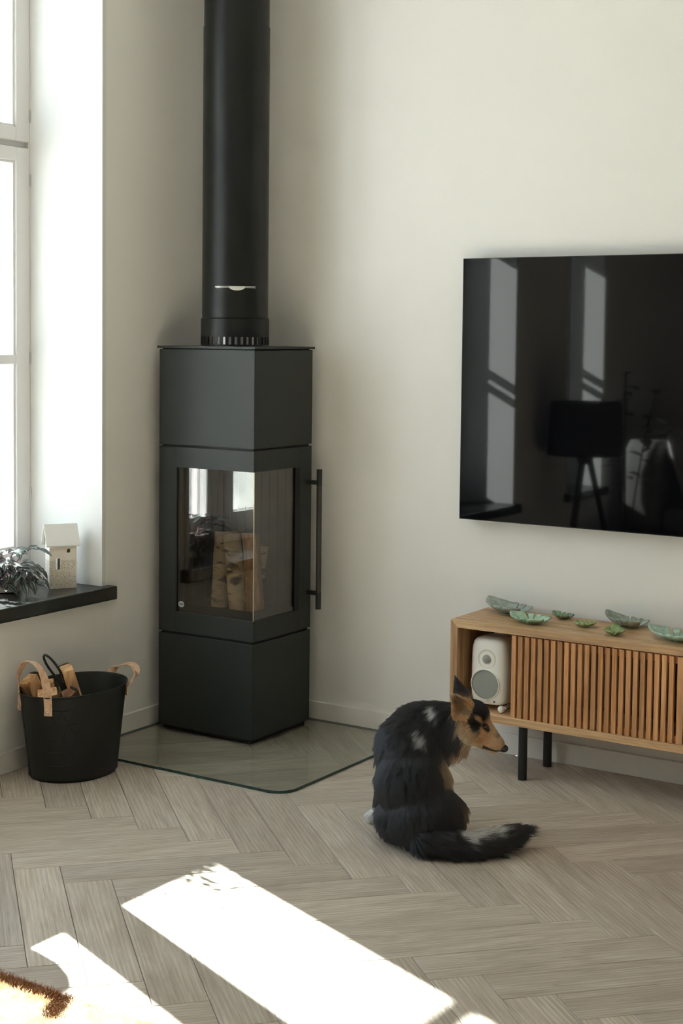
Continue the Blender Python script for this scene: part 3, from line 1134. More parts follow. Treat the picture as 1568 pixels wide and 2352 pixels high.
leaf_dish('dull olive-grey leaf dish with a raised ruffled end', 1.580, -.072, .138, .098, 2.85, .022, .08, gE, [(.9, .45), (1.4, .5), (1.9, .45), (4.6, .3), (5.2, .35)], .009)
leaf_dish('small moss-green leaf dish with upturned points near the front edge', 1.596, -.212, .060, .058, 1.9, .013, 0, gD, [(.8, .3), (1.5, .6), (4.8, .5)], .006)
leaf_dish('sea-green slotted leaf dish above the joint of the two doors', 1.775, -.185, .165, .105, 2.95, .020, 0, gF, NT, .006)

# ================================================================== LOG BASKET
M['bucket'] = metal_paint('black_bucket_enamel', srgb(30, 31, 29), .5)
m_ = Mat('natural_leather', srgb(204, 168, 138), .6)
n_l = m_.noise(m_.coords(), 60, 4)
m_.color(m_.ramp(n_l, [(.3, srgb(186, 146, 116)), (.7, srgb(220, 186, 158))]))
m_.bump(n_l, .2, .001)
M['leather'] = m_.m
BX, BY, BH = .156, -.957, .268


def bk(phi, z, out=0.0):
    t = z / BH
    a, b = .148 + (.191 - .148) * t, .121 + (.1377 - .121) * t
    return Vector((BX + (b + out) * math.cos(phi), BY + (a + out) * math.sin(phi), z))


basket = thing('log_basket', 'oval black metal log basket with leather handles by the wall', 'log basket', (BX, BY, 0))
NB = 72
rings = [[bk(2 * math.pi * i / NB, z, o) for i in range(NB)] for z, o in ((.0008, -.002), (.006, .0015), (.012, 0), (.10, 0), (.20, 0), (BH - .006, 0), (BH - .004, .003), (BH, .003), (BH + .001, 0), (BH - .004, -.0025),
                                                                  (.15, -.0025), (.012, -.0025))]
obj('bucket', MB().rings(rings), M['bucket'], basket, smooth=True, angle=50)
em = MB()
zs_ = [.225, .182, .139, .096, .053]
for i, z in enumerate(zs_):
    em.tube([bk(math.radians(a), z, .0004) for a in range(-72, -33, 3)], .0019, 6)
    if i < 4:
        for k in range(2):
            for a0, a1 in ((-66 + 14 * k + 7 * (i % 2), -59 + 14 * k + 7 * (i % 2)),):
                em.tube([bk(math.radians(a0 + (a1 - a0) * t / 4), z - (z - zs_[i + 1]) * t / 4, .0004) for t in range(5)], .0018, 6)
                em.tube([bk(math.radians(a1 + (a1 - a0) * t / 4), zs_[i + 1] + (z - zs_[i + 1]) * t / 4, .0004) for t in range(5)], .0018, 6)
tag(obj('embossed_pattern', em, M['bucket'], basket, smooth=True), 'embossed triangle pattern', kind='stuff')
obj('side_seam', MB().tube([bk(math.radians(-112), z, .0) for z in (.01, .1, .2, .262)], .0018, 6), M['bucket'], basket, smooth=True)


def leather_handle(phic, spread, height, lean):
    """strap loop: rises from two riveted ends either side of phic"""
    p0, p1 = bk(phic - spread, .235, .003), bk(phic + spread, .235, .003)
    outd = Vector((math.cos(phic), math.sin(phic), 0))
    top = (p0 + p1) / 2 + Vector((0, 0, height)) + outd * lean
    pts, wd = [], []
    n = 26
    for i in range(n + 1):
        t = math.pi * i / n
        s = -math.cos(t)
        hgt = max(0.0, math.sin(t)) ** .72
        p = (p0 + p1) / 2 + (p1 - p0) / 2 * s * (1 + .10 * math.sin(t)) + (top - (p0 + p1) / 2) * hgt
        pts.append(p)
        wd.append(outd * .98 + Vector((0, 0, .2)))
    # tabs going down below the rim
    down = Vector((0, 0, -.022))
    w0 = (Vector((-math.sin(phic - spread), math.cos(phic - spread), 0)))
    w1 = (Vector((-math.sin(phic + spread), math.cos(phic + spread), 0)))
    o0, o1 = Vector((math.cos(phic - spread), math.sin(phic - spread), 0)), Vector((math.cos(phic + spread), math.sin(phic + spread), 0))
    for i in range(n + 1):
        t = i / n
        if t < .28:
            k = (t / .28)
            wd[i] = w0 * (1 - k) + (outd * .98 + Vector((0, 0, .2))) * k * (1 if w0.dot(outd) >= -2 else -1)
        if t > .72:
            k = (1 - t) / .28
            wd[i] = -w1 * (1 - k) + (outd * .98 + Vector((0, 0, .2))) * k
    pts = [p0 + down + o0 * .001, p0 + down * .5 + o0 * .001] + pts + [p1 + down * .5 + o1 * .001, p1 + down + o1 * .001]
    wd = [w0, w0] + wd + [-w1, -w1]
    h = obj('handle', MB().strap(pts, wd, .024, .0032), M['leather'], basket, smooth=True, angle=45)
    for p, o in ((p0, o0), (p1, o1)):
        q = p + down * .55
        obj('rivet', MB().ellipsoid(q + o * .003, (.0035, .0035, .0035), 12, 8), M['chrome'], h, smooth=True)
    for p, o in ((p0, o0), (p1, o1)):
        pass
    return h


leather_handle(math.radians(-92), math.radians(26), .135, .012)
leather_handle(math.radians(84), math.radians(24), .055, .075)

GB = 'split logs in the basket'


def split_log(label, a, b, w, h, spin, bark=False):
    """split billet with a rectangular section; one side keeps its bark"""
    a, b = Vector(a), Vector(b)
    t = thing('split_log', label, 'firewood', a, GB)
    ax = (b - a).normalized()
    q = ax.to_track_quat('Z', 'Y') @ Quaternion((0, 0, 1), spin)
    X, Y = q @ Vector((1, 0, 0)), q @ Vector((0, 1, 0))
    rings = []
    n = 6
    for i in range(n + 1):
        p = a.lerp(b, i / n)
        j = lambda s: 1 + .06 * math.sin(s * 5.1 + i * 1.3 + spin)
        rings.append([p + X * w / 2 * sx * j(sx + sy) + Y * h / 2 * sy * j(sx - 2 * sy) for sx, sy in ((-1, -.8), (.1, -1), (1, -.75), (1, .8), (.2, 1), (-.9, .9))])
    obj('cut_wood', MB().rings(rings), M['cut'] if not bark else M['cut_dark'], t, bevel=.001)
    bk_ = MB()
    rg = []
    for i in range(n + 1):
        p = a.lerp(b, i / n)
        rg.append([p + X * (w / 2 * 1.06 + .0015) + Y * h / 2 * s + X * (.004 * (1 - s * s)) for s in (-.85, -.4, 0, .4, .85)])
    bk_.rings(rg, cap=False, closed=False)
    o = obj('bark', bk_, M['bark_dark'], t, smooth=True)
    md = o.modifiers.new('thick', 'SOLIDIFY')
    md.thickness = .003
    md.offset = 1
    return t


m_ = Mat('dark_bark', srgb(58, 48, 38), .9)
n_l = m_.noise(m_.coords((1, 1, .4)), 90, 4)
m_.color(m_.ramp(n_l, [(.3, srgb(36, 30, 24)), (.6, srgb(84, 72, 58)), (.8, srgb(120, 112, 100))]))
m_.bump(n_l, .7, .004)
M['bark_dark'] = m_.m
m_ = Mat('brown_cut_wood', srgb(128, 84, 52), .8)
n_l = m_.noise(m_.coords((30, 30, 8)), 2, 4)
m_.color(m_.ramp(n_l, [(.3, srgb(92, 54, 32)), (.7, srgb(150, 102, 66))]))
m_.bump(n_l, .4, .002)
M['cut_dark'] = m_.m
split_log('tall split log with a bark edge beside the poker in the basket', (.180, -.905, .085), (.150, -.985, .322), .062, .040, 2.9)
split_log('reddish brown split log behind the front leather handle', (.190, -.955, .07), (.205, -1.045, .262), .052, .045, 1.2, True)
split_log('pale split log with a broad end at the handle end of the basket', (.150, -1.00, .07), (.185, -1.105, .275), .060, .045, .4)
split_log('pale split log lying against the back rim of the basket', (.110, -.98, .08), (.085, -1.08, .298), .055, .04, 1.9)
split_log('narrow pale split log between the two broad basket logs', (.14, -.955, .07), (.120, -1.035, .285), .04, .035, .9)
split_log('low split log at the bottom of the basket under the right rim', (.115, -.865, .04), (.190, -.885, .05), .04, .035, .2)

M['iron'] = simple('black_iron', srgb(30, 31, 30), .42)
pk = thing('fire_poker', 'black iron fire tool with a looped handle standing in the basket', 'fire poker', (.172, -.948, .0))
lp = []
hb = Vector((.158, -.996, .275))
ht = Vector((.130, -1.058, .372))
axp = (ht - hb).normalized()
sdp = Vector((.68, .73, 0))
sdp = (sdp - sdp.dot(axp) * axp).normalized()
for i in range(21):
    t = i / 20
    ang_ = math.pi * (2 * t)
    lp.append(hb.lerp(ht, .5 - .5 * math.cos(ang_)) + sdp * .0095 * math.sin(ang_) * (1.0 + .4 * (.5 - .5 * math.cos(ang_))))
pkm = obj('loop_handle', MB().tube(lp, .0038, 10), M['iron'], pk, smooth=True)
obj('shaft', MB().tube([hb, hb.lerp(Vector((.182, -.92, .05)), .5), Vector((.182, -.92, .05))], .0055, 10), M['iron'], pk, smooth=True)

# ================================================================== ON THE SILL
# ---- ceramic house
m_ = Mat('stoneware', srgb(206, 196, 178), .8)
v_ = m_.coords()
vo = m_.node('ShaderNodeTexVoronoi', feature='DISTANCE_TO_EDGE')
vo.inputs['Scale'].default_value = 230
m_.l.new(v_, vo.inputs['Vector'])
sepz = m_.node('ShaderNodeSeparateXYZ')
m_.l.new(v_, sepz.inputs[0])
low = m_.math('LESS_THAN', sepz.outputs['Z'], .092)
crack = m_.math('MULTIPLY', m_.math('LESS_THAN', vo.outputs['Distance'], .09), low)
c_ = m_.mix(m_.math('MULTIPLY', m_.noise(v_, 30, 4), .5), srgb(236, 230, 220), srgb(208, 198, 182))
m_.color(m_.mix(m_.math('MULTIPLY', crack, .65), c_, srgb(150, 136, 114)))
m_.bump(m_.math('SUBTRACT', m_.noise(v_, 60, 3), crack), .5, .002)
M['stoneware'] = m_.m
M['roofclay'] = simple('white_clay', srgb(222, 221, 218), .7, bump=(80, .3))
PL = Vector((-.098, -.790, SILL_Z))
he = Vector((.53, .848, 0)).normalized()
hn = Vector((-he.y, he.x, 0))
HW, HD, HE, HR = .090, .052, .143, .204
house = thing('ceramic_house', 'small pale stoneware house with a white pitched roof on the sill', 'ornament', PL)


def hbx(m, a0, a1, d0, d1, z0, z1):
    c = PL + he * (a0 + a1) / 2 + hn * (d0 + d1) / 2 + Vector((0, 0, (z0 + z1) / 2))
    m.obox(c, he * (a1 - a0) / 2, hn * (d1 - d0) / 2, Vector((0, 0, (z1 - z0) / 2)))


hm_ = MB()
tw = .004
ws = []
# front wall split around its two openings
for a0, a1, z0, z1 in ((0, HW, 0, .062), (0, .021, .062, .098), (.035, HW, .062, .098), (0, HW, .098, .116), (0, .058, .116, .127), (.069, HW, .116, .127), (0, HW, .127, HE)):
    hbx(hm_, a0, a1, 0, tw, z0, z1)
hbx(hm_, 0, HW, HD - tw, HD, 0, .05)
hbx(hm_, 0, HW, HD - tw, HD, .11, HE)
hbx(hm_, 0, .018, HD - tw, HD, .05, .11)
hbx(hm_, .04, HW, HD - tw, HD, .05, .11)
hbx(hm_, 0, tw, tw, HD - tw, 0, HE)
hbx(hm_, HW - tw, HW, tw, HD - tw, 0, HE)
bm_h = obj('walls', hm_, M['stoneware'], house)
gm = MB()
for a0, a1 in ((0, tw), (HW - tw, HW)):
    tri = [(0, HE), (HD, HE), (HD / 2, HR - .006)]
    vs = [PL + he * a + hn * d + Vector((0, 0, z)) for a in (a0, a1) for d, z in tri]
    obj('gable', MB().add(vs, [(0, 1, 2), (5, 4, 3), (0, 3, 4, 1), (1, 4, 5, 2), (2, 5, 3, 0)]), M['stoneware'], house)
rf = MB()
for s in (0, 1):
    d0, d1 = (-.010, HD / 2) if s == 0 else (HD + .010, HD / 2)
    a0, a1 = -.012, HW + .010
    vs = []
    for dz_ in (0, .004):
        for a in (a0, a1):
            vs += [PL + he * a + hn * d0 + Vector((0, 0, HE - .006 + dz_)), PL + he * a + hn * d1 + Vector((0, 0, HR + dz_))]
    rf.add(vs, [(0, 1, 3, 2), (4, 6, 7, 5), (0, 4, 5, 1), (2, 3, 7, 6), (0, 2, 6, 4), (1, 5, 7, 3)])
tag(obj('roof', rf, M['roofclay'], house), 'white clay pitched roof')

# ---- potted inch plant
POT = Vector((-.178, -.905, SILL_Z))
plant = thing('potted_plant', 'trailing striped inch plant in a cream pot with a drawn face', 'plant', POT)
M['potclay'] = simple('cream_pot', srgb(232, 222, 206), .55, bump=(40, .15))
pot = obj('pot', MB().lathe([(.036, .0005), (.046, .004), (.052, .030), (.053, .055), (.049, .078), (.046, .082), (.043, .080), (.044, .06), (.02, .058)], POT, 40), M['potclay'], plant, smooth=True)
M['ink'] = simple('ink_line', srgb(52, 44, 40), .6)


def pot_pt(az, z, out=.0006):
    r = np.interp(z, [.0005, .004, .030, .055, .078], [.036, .046, .052, .053, .049]) + out
    return POT + Vector((r * math.cos(az), r * math.sin(az), z))


azf = math.atan2(CAM.y - POT.y, CAM.x - POT.x)
ink = MB()
for k in range(4):
    for side in (-1, 1):
        ink.tube([pot_pt(azf + side * (.16 + .10 * k + .03 * math.sin(j * 1.6 + k)) - .1, .028 + .034 * j / 8) for j in range(9)], .0006, 5)
ink.tube([pot_pt(azf - .12 + .05 * math.sin(j * .8), .018 + .03 * j / 6) for j in range(7)], .0006, 5)
ink.tube([pot_pt(azf - .22 + .05 * j, .016 + .003 * math.cos(j * 1.2)) for j in range(6)], .0008, 5)
tag(obj('drawn_face', ink, M['ink'], pot), 'face drawn in dark wavy lines', kind='stuff')
obj('soil', MB().lathe([(.0435, .0605), (.03, .064), (.002, .066)], POT, 24), simple('soil', srgb(46, 36, 28), .95), plant)


def leaf_material():
    m = Mat('inch_plant_leaf', (0, 0, 0, 1), .35, 0, .5)
    at = m.node('ShaderNodeAttribute')
    at.attribute_name = 'across'
    geo = m.node('ShaderNodeNewGeometry')
    topc = m.ramp(at.outputs['Fac'], [(0.0, srgb(40, 52, 44)), (.22, srgb(44, 56, 48)), (.34, srgb(120, 132, 126)), (.62, srgb(112, 126, 120)), (.76, srgb(46, 60, 50)), (1.0, srgb(52, 52, 50))])
    m.color(m.mix(geo.outputs['Backfacing'], topc, srgb(84, 50, 66)))
    m.b.inputs['Subsurface Weight'].default_value = 0.0
    # thin leaf: some light passes
    tl = m.node('ShaderNodeBsdfTranslucent')
    m.l.new(m.mix(.4, topc, srgb(150, 104, 124)), tl.inputs['Color'])
    mx = m.node('ShaderNodeMixShader')
    mx.inputs[0].default_value = .14
    m.l.new(m.b.outputs[0], mx.inputs[1])
    m.l.new(tl.outputs[0], mx.inputs[2])
    m.l.new(mx.outputs[0], m.n['Material Output'].inputs['Surface'])
    return m.m


M['inch'] = leaf_material()
M['stem'] = simple('purple_stem', srgb(96, 62, 70), .5)


def leaf_mesh(length, width, fold, droop, mat, name='leaf'):
    nx, ny = 9, 7
    vs, ac = [], []
    for i in range(nx):
        t = i / (nx - 1)
        w = width / 2 * (math.sin(math.pi * min(1, t ** .72)) ** .9) if 0 < t < 1 else .0004
        for j in range(ny):
            s = -1 + 2 * j / (ny - 1)
            vs.append((t * length, s * w, fold * abs(s) * w - droop * t * t * length + .12 * width * math.sin(t * math.pi) * (1 - abs(s))))
            ac.append(abs(s))
    fs = [(i * ny + j, (i + 1) * ny + j, (i + 1) * ny + j + 1, i * ny + j + 1) for i in range(nx - 1) for j in range(ny - 1)]
    me = bpy.data.meshes.new(name)
    me.from_pydata(vs, [], fs)
    at = me.attributes.new('across', 'FLOAT', 'POINT')
    at.data.foreach_set('value', ac)
    for p in me.polygons:
        p.use_smooth = True
    me.materials.append(mat)
    return me


def scatter_leaf(me, parent, pos, d, up, scale):
    d = Vector(d).normalized()
    up = Vector(up)
    side = up.cross(d).normalized()
    up = d.cross(side).normalized()
    base = wloc(parent)
    o = bpy.data.objects.new('leaf', me)
    col.objects.link(o)
    o.parent = parent
    R_ = Matrix((d, side, up)).transposed() * scale
    m4 = R_.to_4x4()
    m4.translation = Vector(pos) - base
    o.matrix_local = m4
    return o


lms = [leaf_mesh(.046, .022, .35, .25, M['inch']), leaf_mesh(.040, .020, .5, .1, M['inch']), leaf_mesh(.036, .016, .25, .45, M['inch'])]
rl = random.Random(11)
for k in range(30):
    az = 2 * math.pi * k / 30 + rl.uniform(-.2, .2)
    if k < 16:
        az = math.radians(-95 + 9.5 * k + rl.uniform(-6, 6))
    outw = rl.uniform(.035, .075)
    if k % 5 == 0:
        outw += .03
    drop = rl.uniform(-.03, .05) if k % 2 else rl.uniform(.02, .068)
    if k % 6 == 1:
        drop = -.055
    p0 = POT + Vector((.02 * math.cos(az), .02 * math.sin(az), .070))
    dirv = Vector((math.cos(az), math.sin(az), 0))
    p2 = POT + dirv * (.04 + outw) + Vector((0, 0, max(.016, .085 - drop)))
    if p2.x < -.285:
        p2.x = -.28
    p1 = (p0 + p2) / 2 + Vector((0, 0, .035 + .2 * outw))
    pts = [p0 * (1 - t) ** 2 + p1 * 2 * t * (1 - t) + p2 * t * t for t in [i / 8 for i in range(9)]]
    if any((q - POT).xy.length < .055 and q.z < SILL_Z + .07 for q in pts[3:]):
        continue
    obj('stem', MB().tube(pts, .0016, 6), M['stem'], plant, smooth=True)
    for i in range(3, 9):
        tg = (pts[min(i + 1, 8)] - pts[i - 1]).normalized()
        sd_ = Vector((-tg.y, tg.x, 0)).normalized() * (1 if i % 2 else -1)
        d = (tg * (.75 if i < 8 else 1.2) + sd_ * (.75 if i < 8 else .1) + Vector((0, 0, rl.uniform(-.15, .25)))).normalized()
        if (pts[i].z + d.z * .04) < SILL_Z + .006:
            d.z = abs(d.z) * .1 + max(0, (SILL_Z + .012 - pts[i].z) / .045)
        if pts[i].x + d.x * .045 < -.292:
            d.x = abs(d.x)
        scatter_leaf(lms[(i + k) % 3], plant, pts[i], d, (rl.uniform(-.3, .3) + .35, rl.uniform(-.3, .3) - .3, 1), rl.uniform(.8, 1.15))

# ---- rounded jug farther along the sill
JX, JY = -.12, -1.605
jug = thing('ceramic_jug', 'rounded white footed vase farther along the black sill', 'vase', (JX, JY, SILL_Z))
obj('body', MB().lathe([(.028, .0005), (.028, .004), (.012, .012), (.011, .050), (.030, .062), (.056, .085), (.066, .12), (.060, .15), (.045, .172), (.042, .172), (.055, .14)], (JX, JY, SILL_Z), 40), M['spk'], jug, smooth=True)
jug.name = 'footed_vase'
tag(obj('foot_ring', MB().lathe([(.030, .0004), (.030, .003)], (JX, JY, SILL_Z), 32), M['stoneware'], jug), 'unglazed foot')

# ================================================================== RUG
def rug_mat():
    m = Mat('rug_wool', srgb(220, 198, 160), .95, 0, .1)
    at = m.node('ShaderNodeAttribute')
    at.attribute_name = 'wool'
    m.color(at.outputs['Color'])
    return m.m


RGX0, RGX1, RGY0, RGY1, RGZ = .42, 2.95, -3.5, -2.176, .010
rug = thing('rug', 'cream pile rug with a brown line border on the herringbone floor', 'rug', ((RGX0 + RGX1) / 2, (RGY0 + RGY1) / 2, 0))


def wool_col(x, y):
    nz = np.sin(x * 31.0 + 1.7 * np.sin(y * 23.0)) * np.sin(y * 37.0 + 2.1 * np.sin(x * 19.0))
    k = np.clip(.5 + .5 * nz, 0, 1)[:, None]
    cream, ochre, brown = (np.array(srgb(*c)[:3]) for c in ((238, 228, 206), (226, 200, 156), (112, 80, 54)))
    c = cream * (1 - .7 * k) + ochre * .7 * k
    strip = (y > RGY1 - .036) & (x < 1.262)
    ta = np.clip(((x - 1.236) * .038 + (y + 2.190) * -.066) / (.038 ** 2 + .066 ** 2), 0, 1)
    legb = np.hypot(x - 1.236 - .038 * ta, y + 2.190 + .066 * ta) < .021
    c[strip | legb] = brown
    return c


gx, gy = 120, 100
vs, fs = [], []
for j in range(gy + 1):
    for i in range(gx + 1):
        x, y = RGX0 + (RGX1 - RGX0) * i / gx, RGY0 + (RGY1 - RGY0) * j / gy
        vs.append((x, y, RGZ))
fs = [(j * (gx + 1) + i, j * (gx + 1) + i + 1, (j + 1) * (gx + 1) + i + 1, (j + 1) * (gx + 1) + i) for j in range(gy) for i in range(gx)]
bo = obj('backing', MB().add(vs, fs), rug_mat(), rug)
ca = bo.data.attributes.new('wool', 'FLOAT_COLOR', 'POINT')
xy = np.array(vs)
cc_ = wool_col(xy[:, 0], xy[:, 1])
ca.data.foreach_set('color', np.concatenate([cc_, np.ones((len(cc_), 1))], 1).astype(np.float32).ravel())
md = bo.modifiers.new('thick', 'SOLIDIFY')
md.thickness = .009
md.offset = -1


def hair(name, P, D, length, bend, color, rad, mat, parent, npt=4, attr='wool', taper=.25):
    """a field of strands: P roots, D directions, bend = added to the tip (world)"""
    n = len(P)
    t = np.linspace(0, 1, npt)[None, :, None]
    pts = P[:, None, :] + D[:, None, :] * length[:, None, None] * t + bend[:, None, :] * (t ** 2)
    base = np.array(wloc(parent))
    hc = bpy.data.hair_curves.new(name)
    hc.add_curves([npt] * n)
    hc.points.foreach_set('position', (pts - base).astype(np.float32).ravel())
    r = (rad[:, None] * (1 - (1 - taper) * np.linspace(0, 1, npt)[None, :] ** 1.5)).astype(np.float32)
    ra = hc.attributes.get('radius') or hc.attributes.new('radius', 'FLOAT', 'POINT')
    ra.data.foreach_set('value', r.ravel())
    a = hc.attributes.new(attr, 'FLOAT_COLOR', 'CURVE')
    a.data.foreach_set('color', np.concatenate([color, np.ones((n, 1))], 1).astype(np.float32).ravel())
    hc.materials.append(mat)
    o = bpy.data.objects.new(name, hc)
    col.objects.link(o)
    o.parent = parent
    o['kind'] = 'stuff'
    return o


n = 60000
px_ = rng.uniform(.62, 2.0, n)
py_ = RGY1 - .002 - rng.uniform(0, 1, n) ** 1.5 * .42
P_ = np.stack([px_, py_, np.full(n, RGZ - .001)], 1)
D_ = rng.normal(0, .45, (n, 3))
D_[:, 2] = 1
D_ /= np.linalg.norm(D_, axis=1, keepdims=True)
cw = wool_col(px_ + rng.normal(0, .002, n), np.minimum(py_ + rng.normal(0, .002, n), RGY1)) * rng.uniform(.72, 1.12, n)[:, None]
hair('pile', P_, D_, rng.uniform(.007, .013, n), rng.normal(0, .003, (n, 3)), np.clip(cw, 0, 1), np.full(n, .0006), rug_mat(), rug)

# ================================================================== SEEN IN THE TELEVISION: lamp, sofa, plant
M['shade'] = simple('dark_shade_linen', srgb(48, 46, 44), .9, bump=(200, .2))
M['lampwood'] = simple('dark_lamp_wood', srgb(40, 32, 26), .5)
lamp = thing('floor_lamp', 'tripod floor lamp with a dark drum shade by the sofa', 'lamp', (.215, -2.94, 0))
LX, LY = .215, -2.94
obj('shade', MB().lathe([(.185, .745), (.19, .745), (.18, 1.015), (.176, 1.015)], (LX, LY, 0), 48, cap=False), M['shade'], lamp, smooth=True)
obj('hub', MB().lathe([(.035, .70), (.04, .72), (.04, .76), (.012, .77), (.012, .90)], (LX, LY, 0), 20), M['lampwood'], lamp, smooth=True)
obj('bulb', MB().ellipsoid((LX, LY, .92), (.03, .03, .04)), simple('opal_bulb', srgb(230, 226, 215), .3), lamp, smooth=True)
obj('spider', MB().tube([(LX - .183, LY, .93), (LX + .183, LY, .93)], .002, 6), M['steel'], lamp)
for k in range(3):
    a = math.radians(100 + 120 * k)
    obj('leg', MB().tube([(LX + .02 * math.cos(a), LY + .02 * math.sin(a), .735), (LX + .19 * math.cos(a), LY + .19 * math.sin(a), .001)], [.016, .011], 12), M['lampwood'], lamp, smooth=True)

M['sofa'] = simple('grey_sofa_cloth', srgb(128, 126, 124), .95, bump=(300, .3))
sofa = thing('sofa', 'long grey upholstered sofa along the window wall', 'sofa', (.62, -4.62, 0))


def cushion_mesh(x0, x1, y0, y1, z0, z1):
    rings = []
    cx, cy2, hx2, hy2 = (x0 + x1) / 2, (y0 + y1) / 2, abs(x1 - x0) / 2, abs(y1 - y0) / 2
    for t, s in ((0, .93), (.1, .985), (.35, 1), (.65, 1), (.9, .985), (1, .93)):
        ring = []
        for i in range(40):
            a = 2 * math.pi * i / 40
            c, si = math.cos(a), math.sin(a)
            k = (abs(c) ** 8 + abs(si) ** 8) ** (-1 / 8)
            ring.append((cx + hx2 * s * k * c, cy2 + hy2 * s * k * si, z0 + (z1 - z0) * t))
        rings.append(ring)
    return MB().rings(rings)


obj('base', MB().box(.14, 1.02, -5.62, -3.60, .12, .28), M['sofa'], sofa, bevel=.02)
for y0, y1 in ((-4.60, -3.62), (-5.60, -4.62)):
    obj('seat_cushion', cushion_mesh(.34, 1.04, y0, y1, .28, .43), M['sofa'], sofa, smooth=True, angle=80)
obj('back', cushion_mesh(.13, .36, -5.62, -3.60, .282, .78), M['sofa'], sofa, smooth=True, angle=80)
for x in (.2, .95):
    for y in (-3.68, -5.54):
        obj('leg', MB().tube([(x, y, .0005), (x, y, .12)], .018, 12), M['lampwood'], sofa, smooth=True)


def throw_cushion(label, c, nrm, mat, s=.22):
    nrm = Vector(nrm).normalized()
    up = Vector((0, 0, 1))
    sx = nrm.cross(up).normalized()
    sy = sx.cross(nrm).normalized()
    m = MB()
    rings = []
    N = 13
    for side in (1, -1):
        for i in range(N):
            ring = []
    vs, fs = [], []
    for side in (1, -1):
        for i in range(N):
            for j in range(N):
                u, v = -1 + 2 * i / (N - 1), -1 + 2 * j / (N - 1)
                pin = 1 - .10 * (1 - u * u) * abs(v) ** 4 - .10 * (1 - v * v) * abs(u) ** 4
                th_ = .075 * ((1 - u ** 4) * (1 - v ** 4)) ** .6
                pinx, piny = u * (1 - .08 * (1 - abs(v)) * abs(u) ** 3), v * (1 - .08 * (1 - abs(u)) * abs(v) ** 3)
                vs.append(Vector(c) + sx * pinx * s + sy * piny * s + nrm * side * th_)
    for sd2 in range(2):
        o = sd2 * N * N
        for i in range(N - 1):
            for j in range(N - 1):
                fs.append((o + i * N + j, o + (i + 1) * N + j, o + (i + 1) * N + j + 1, o + i * N + j + 1))
    ob = obj('throw_cushion', m.add(vs, fs), mat, None, smooth=True, origin=c, angle=180)
    bm = bmesh.new()
    bm.from_mesh(ob.data)
    bmesh.ops.remove_doubles(bm, verts=bm.verts, dist=.0005)
    bmesh.ops.recalc_face_normals(bm, faces=bm.faces)
    bm.to_mesh(ob.data)
    bm.free()
    return tag(ob, label, 'cushion', 'cushions on the sofa')


throw_cushion('pale grey square cushion leaning on the sofa back', (.50, -3.84, .645), (.93, .15, .34), simple('pale_linen', srgb(186, 184, 178), .95))
throw_cushion('cream square cushion standing farther along the sofa', (.50, -4.37, .645), (.94, 0, .34), simple('cream_linen', srgb(214, 204, 182), .95))

GP = Vector((.26, -3.40, 0))
fig = thing('floor_plant', 'leafy green floor plant in a grey pot between lamp and sofa', 'plant', GP)
obj('pot', MB().lathe([(.09, .0005), (.11, .01), (.13, .28), (.122, .28), (.11, .24)], GP, 32), simple('grey_pot', srgb(120, 118, 114), .7), fig, smooth=True)
obj('soil', MB().lathe([(.113, .245), (.05, .25), (.002, .252)], GP, 20), simple('dark_soil', srgb(40, 32, 26), .95), fig)
gl_mat = Mat('green_leaf', srgb(58, 84, 46), .4).m
glm = [leaf_mesh(.11, .06, .2, .3, gl_mat), leaf_mesh(.09, .055, .3, .15, gl_mat)]
for k in range(5):
    az = math.radians([-60, 10, 75, 150, -130][k])
    q0 = GP + Vector((.02 * math.cos(az), .02 * math.sin(az), .25))
    reach = .16 if math.cos(az) > -.3 else .07
    q2 = GP + Vector((reach * math.cos(az), reach * math.sin(az), .95 + .10 * (k % 3)))
    q1 = (q0 + q2) / 2 + Vector((0, 0, .18))
    pts = [q0 * (1 - t) ** 2 + q1 * 2 * t * (1 - t) + q2 * t * t for t in [i / 9 for i in range(10)]]
    obj('stem', MB().tube(pts, .004, 8), simple('stem_brown', srgb(84, 70, 50), .7), fig, smooth=True)
    for i in range(3, 10):
        a2 = az + rl.uniform(-1.3, 1.3)
        d = Vector((math.cos(a2), math.sin(a2), rl.uniform(-.2, .5)))
        if pts[i].x + .12 * d.x < .03:
            d.x = abs(d.x)
        scatter_leaf(glm[i % 2], fig, pts[i], d, (0, 0, 1), rl.uniform(.8, 1.2))

# ================================================================== DOG
DOG = Vector((1.408, -.946, 0))
DR, DF = Vector((.8313, .5558, 0)), Vector((-.5558, .8313, 0))      # dog frame: r across, f away, z up


def dg(p):
    return DOG + DR * p[0] + DF * p[1] + Vector((0, 0, p[2]))


_np = lambda p: np.array(dg(p))
# body masses: (name, kind, a, b, ra, rb or axis radii, fur flow)
E_ = []          # ellipsoids: centre, radii (r, f, z)
C_ = []          # round cones: a, b, ra, rb


def ell(tag_, c, r):
    E_.append((tag_, c, r))


def cone(tag_, a, b, ra, rb):
    C_.append((tag_, a, b, ra, rb))


